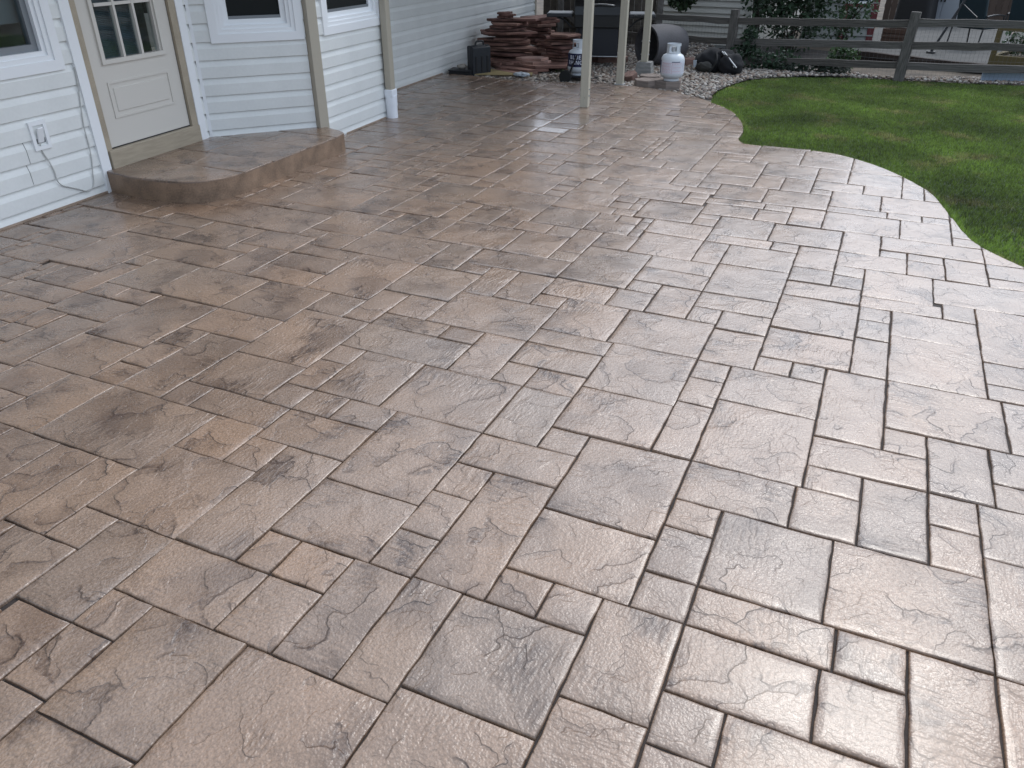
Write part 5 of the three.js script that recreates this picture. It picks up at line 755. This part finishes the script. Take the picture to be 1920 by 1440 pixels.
// ------------------------------------------------------------------ gravel and grass (uncountable)
const dummy = new THREE.Object3D();
function scatter(name, geo, mat, spots, fill, kind = 'stuff') {
  const im = new THREE.InstancedMesh(geo, mat, spots.length); im.name = numbered(name); im.castShadow = im.receiveShadow = true; const c = new THREE.Color();
  spots.forEach((s, i) => { fill(s, dummy, c); dummy.updateMatrix(); im.setMatrixAt(i, dummy.matrix); im.setColorAt(i, c); });
  im.userData.kind = kind; scene.add(im); return im;
}
function pebbleGeo(k) { const g = mergeVertices(new THREE.IcosahedronGeometry(1, 1).deleteAttribute('uv').deleteAttribute('normal')), p = g.attributes.position; for (let i = 0; i < p.count; i++) { const s = rr(0.78, 1.15); p.setXYZ(i, p.getX(i) * s * 1.25, p.getY(i) * s * 0.7, p.getZ(i) * s); } g.computeVertexNormals(); return g; }
{
  const pm = std(1, 1, 1, 0.85), pals = [[0.26, 0.225, 0.19], [0.17, 0.125, 0.10], [0.30, 0.27, 0.235], [0.11, 0.098, 0.092], [0.20, 0.15, 0.115], [0.38, 0.345, 0.31]];
  for (let k = 0; k < 3; k++) {
    const sp = []; let guard = 0;
    while (sp.length < 5200 && guard++ < 400000) { const p = P2(rr(-6.2, 4), rr(10.4, 16.5)); if (!inside(p, gravelPoly) || inside(p, patioPoly) || (p.y > 14.2 && rnd() < 0.7)) continue; sp.push(p); }
    scatter('gravel', pebbleGeo(k), pm, sp, (s, d, c) => { const r = rr(0.012, 0.027); d.position.set(s.x, GRAVEL_Y + r * 0.35 + rr(0, 0.012), -s.y); d.rotation.set(rr(-0.5, 0.5), rnd() * 6.28, rr(-0.5, 0.5)); d.scale.setScalar(r); const q = pals[Math.floor(rnd() * 6)], v = rr(0.75, 1.15); c.setRGB(q[0] * v, q[1] * v, q[2] * v); }).userData.label = null;
  }
  scene.children.filter(o => o.name.startsWith('gravel') && o.isInstancedMesh).forEach((o, i) => tag(o, ['pale tan river gravel behind the patio', 'mixed brown river gravel behind the patio', 'grey river gravel behind the patio'][i], 'gravel', null, 'stuff'));
  // turf
  const tuft = () => { const pos = [], nor = [], idx = []; for (let b = 0; b < 7; b++) { const a = rnd() * 6.28, r = rr(0, 0.022), x = Math.cos(a) * r, z = Math.sin(a) * r, h = rr(0.5, 1.0), t = rnd() * 6.28, w = 0.0042, lx = Math.cos(t) * rr(0.15, 0.7) * h * 0.035, lz = Math.sin(t) * rr(0.15, 0.7) * h * 0.035, dx = Math.sin(t) * w, dz = -Math.cos(t) * w, o = pos.length / 3; pos.push(x - dx, 0, z - dz, x + dx, 0, z + dz, x + lx * 0.4 + dx * 0.8, h * 0.025, z + lz * 0.4 + dz * 0.8, x + lx * 0.4 - dx * 0.8, h * 0.025, z + lz * 0.4 - dz * 0.8, x + lx, h * 0.045, z + lz); for (let q = 0; q < 5; q++) nor.push(-dz * 200, 0.55, dx * 200); idx.push(o, o + 1, o + 2, o, o + 2, o + 3, o + 3, o + 2, o + 4); } const g = new THREE.BufferGeometry(); g.setAttribute('position', new THREE.Float32BufferAttribute(pos, 3)); g.setAttribute('normal', new THREE.Float32BufferAttribute(nor, 3)); g.setIndex(idx); return g; };
  const gm = new THREE.MeshPhysicalMaterial({ roughness: 0.9, transmission: 0.4, thickness: 0, side: THREE.DoubleSide }), gn = ['bright green lawn grass beside the patio', 'deeper green lawn grass beside the patio'];
  for (let k = 0; k < 2; k++) {
    const sp = []; let guard = 0;
    while (sp.length < 46000 && guard++ < 900000) { const v = 4.2 + 9.4 * Math.pow(rnd(), 0.9), u = rr(-2.1, 4.6); if (u > 0.9 + (v - 4.2) * 0.42 + 0.4) continue; const p = P2(u, v); if (!inside(p, lawnPoly) || inside(p, patioPoly)) continue; sp.push(p); }
    if (k === 0) for (let i = 0; i < 2600; i++) { const j = Math.floor(rnd() * (edgePts.length - 1)), a = edgePts[j], b = edgePts[j + 1], t = rnd(); if (a.y > 10.0 || a.y < 4) { i -= 0.5; continue; } const nx = b.y - a.y, ny = -(b.x - a.x), l = Math.hypot(nx, ny) || 1, o = rr(0.004, 0.05); const p = P2(mix(a.x, b.x, t) + nx / l * o, mix(a.y, b.y, t) + ny / l * o); p.tall = 1; sp.push(p); }
    const im = scatter('grass', tuft(), gm, sp, (s, d, c) => {
      d.position.set(s.x, LAWN_Y - 0.002, -s.y); d.rotation.set(0, rnd() * 6.28, 0); d.scale.set(1.1, s.tall ? rr(1.3, 2.3) : rr(0.5, 1.0), 1.1);
      const n = fb(s.x / 16 + 0.5, s.y / 16, 17, 4, 111), dry = sst(0.10, 0.42, fb(s.x / 16 + 0.3, s.y / 16, 31, 4, 113)) * (0.3 + 0.7 * rnd()), v = (1 + 0.9 * n) * rr(0.45, 1.5);
      c.setRGB(mix(0.165, 0.33, dry) * v, mix(0.25, 0.29, dry) * v, mix(0.040, 0.12, dry) * v);
    }); tag(im, gn[k], 'grass', null, 'stuff');
  }
}
scene.traverse(o => { if (o.isMesh) o.castShadow = o.receiveShadow = true; });
renderer.render(scene, camera);
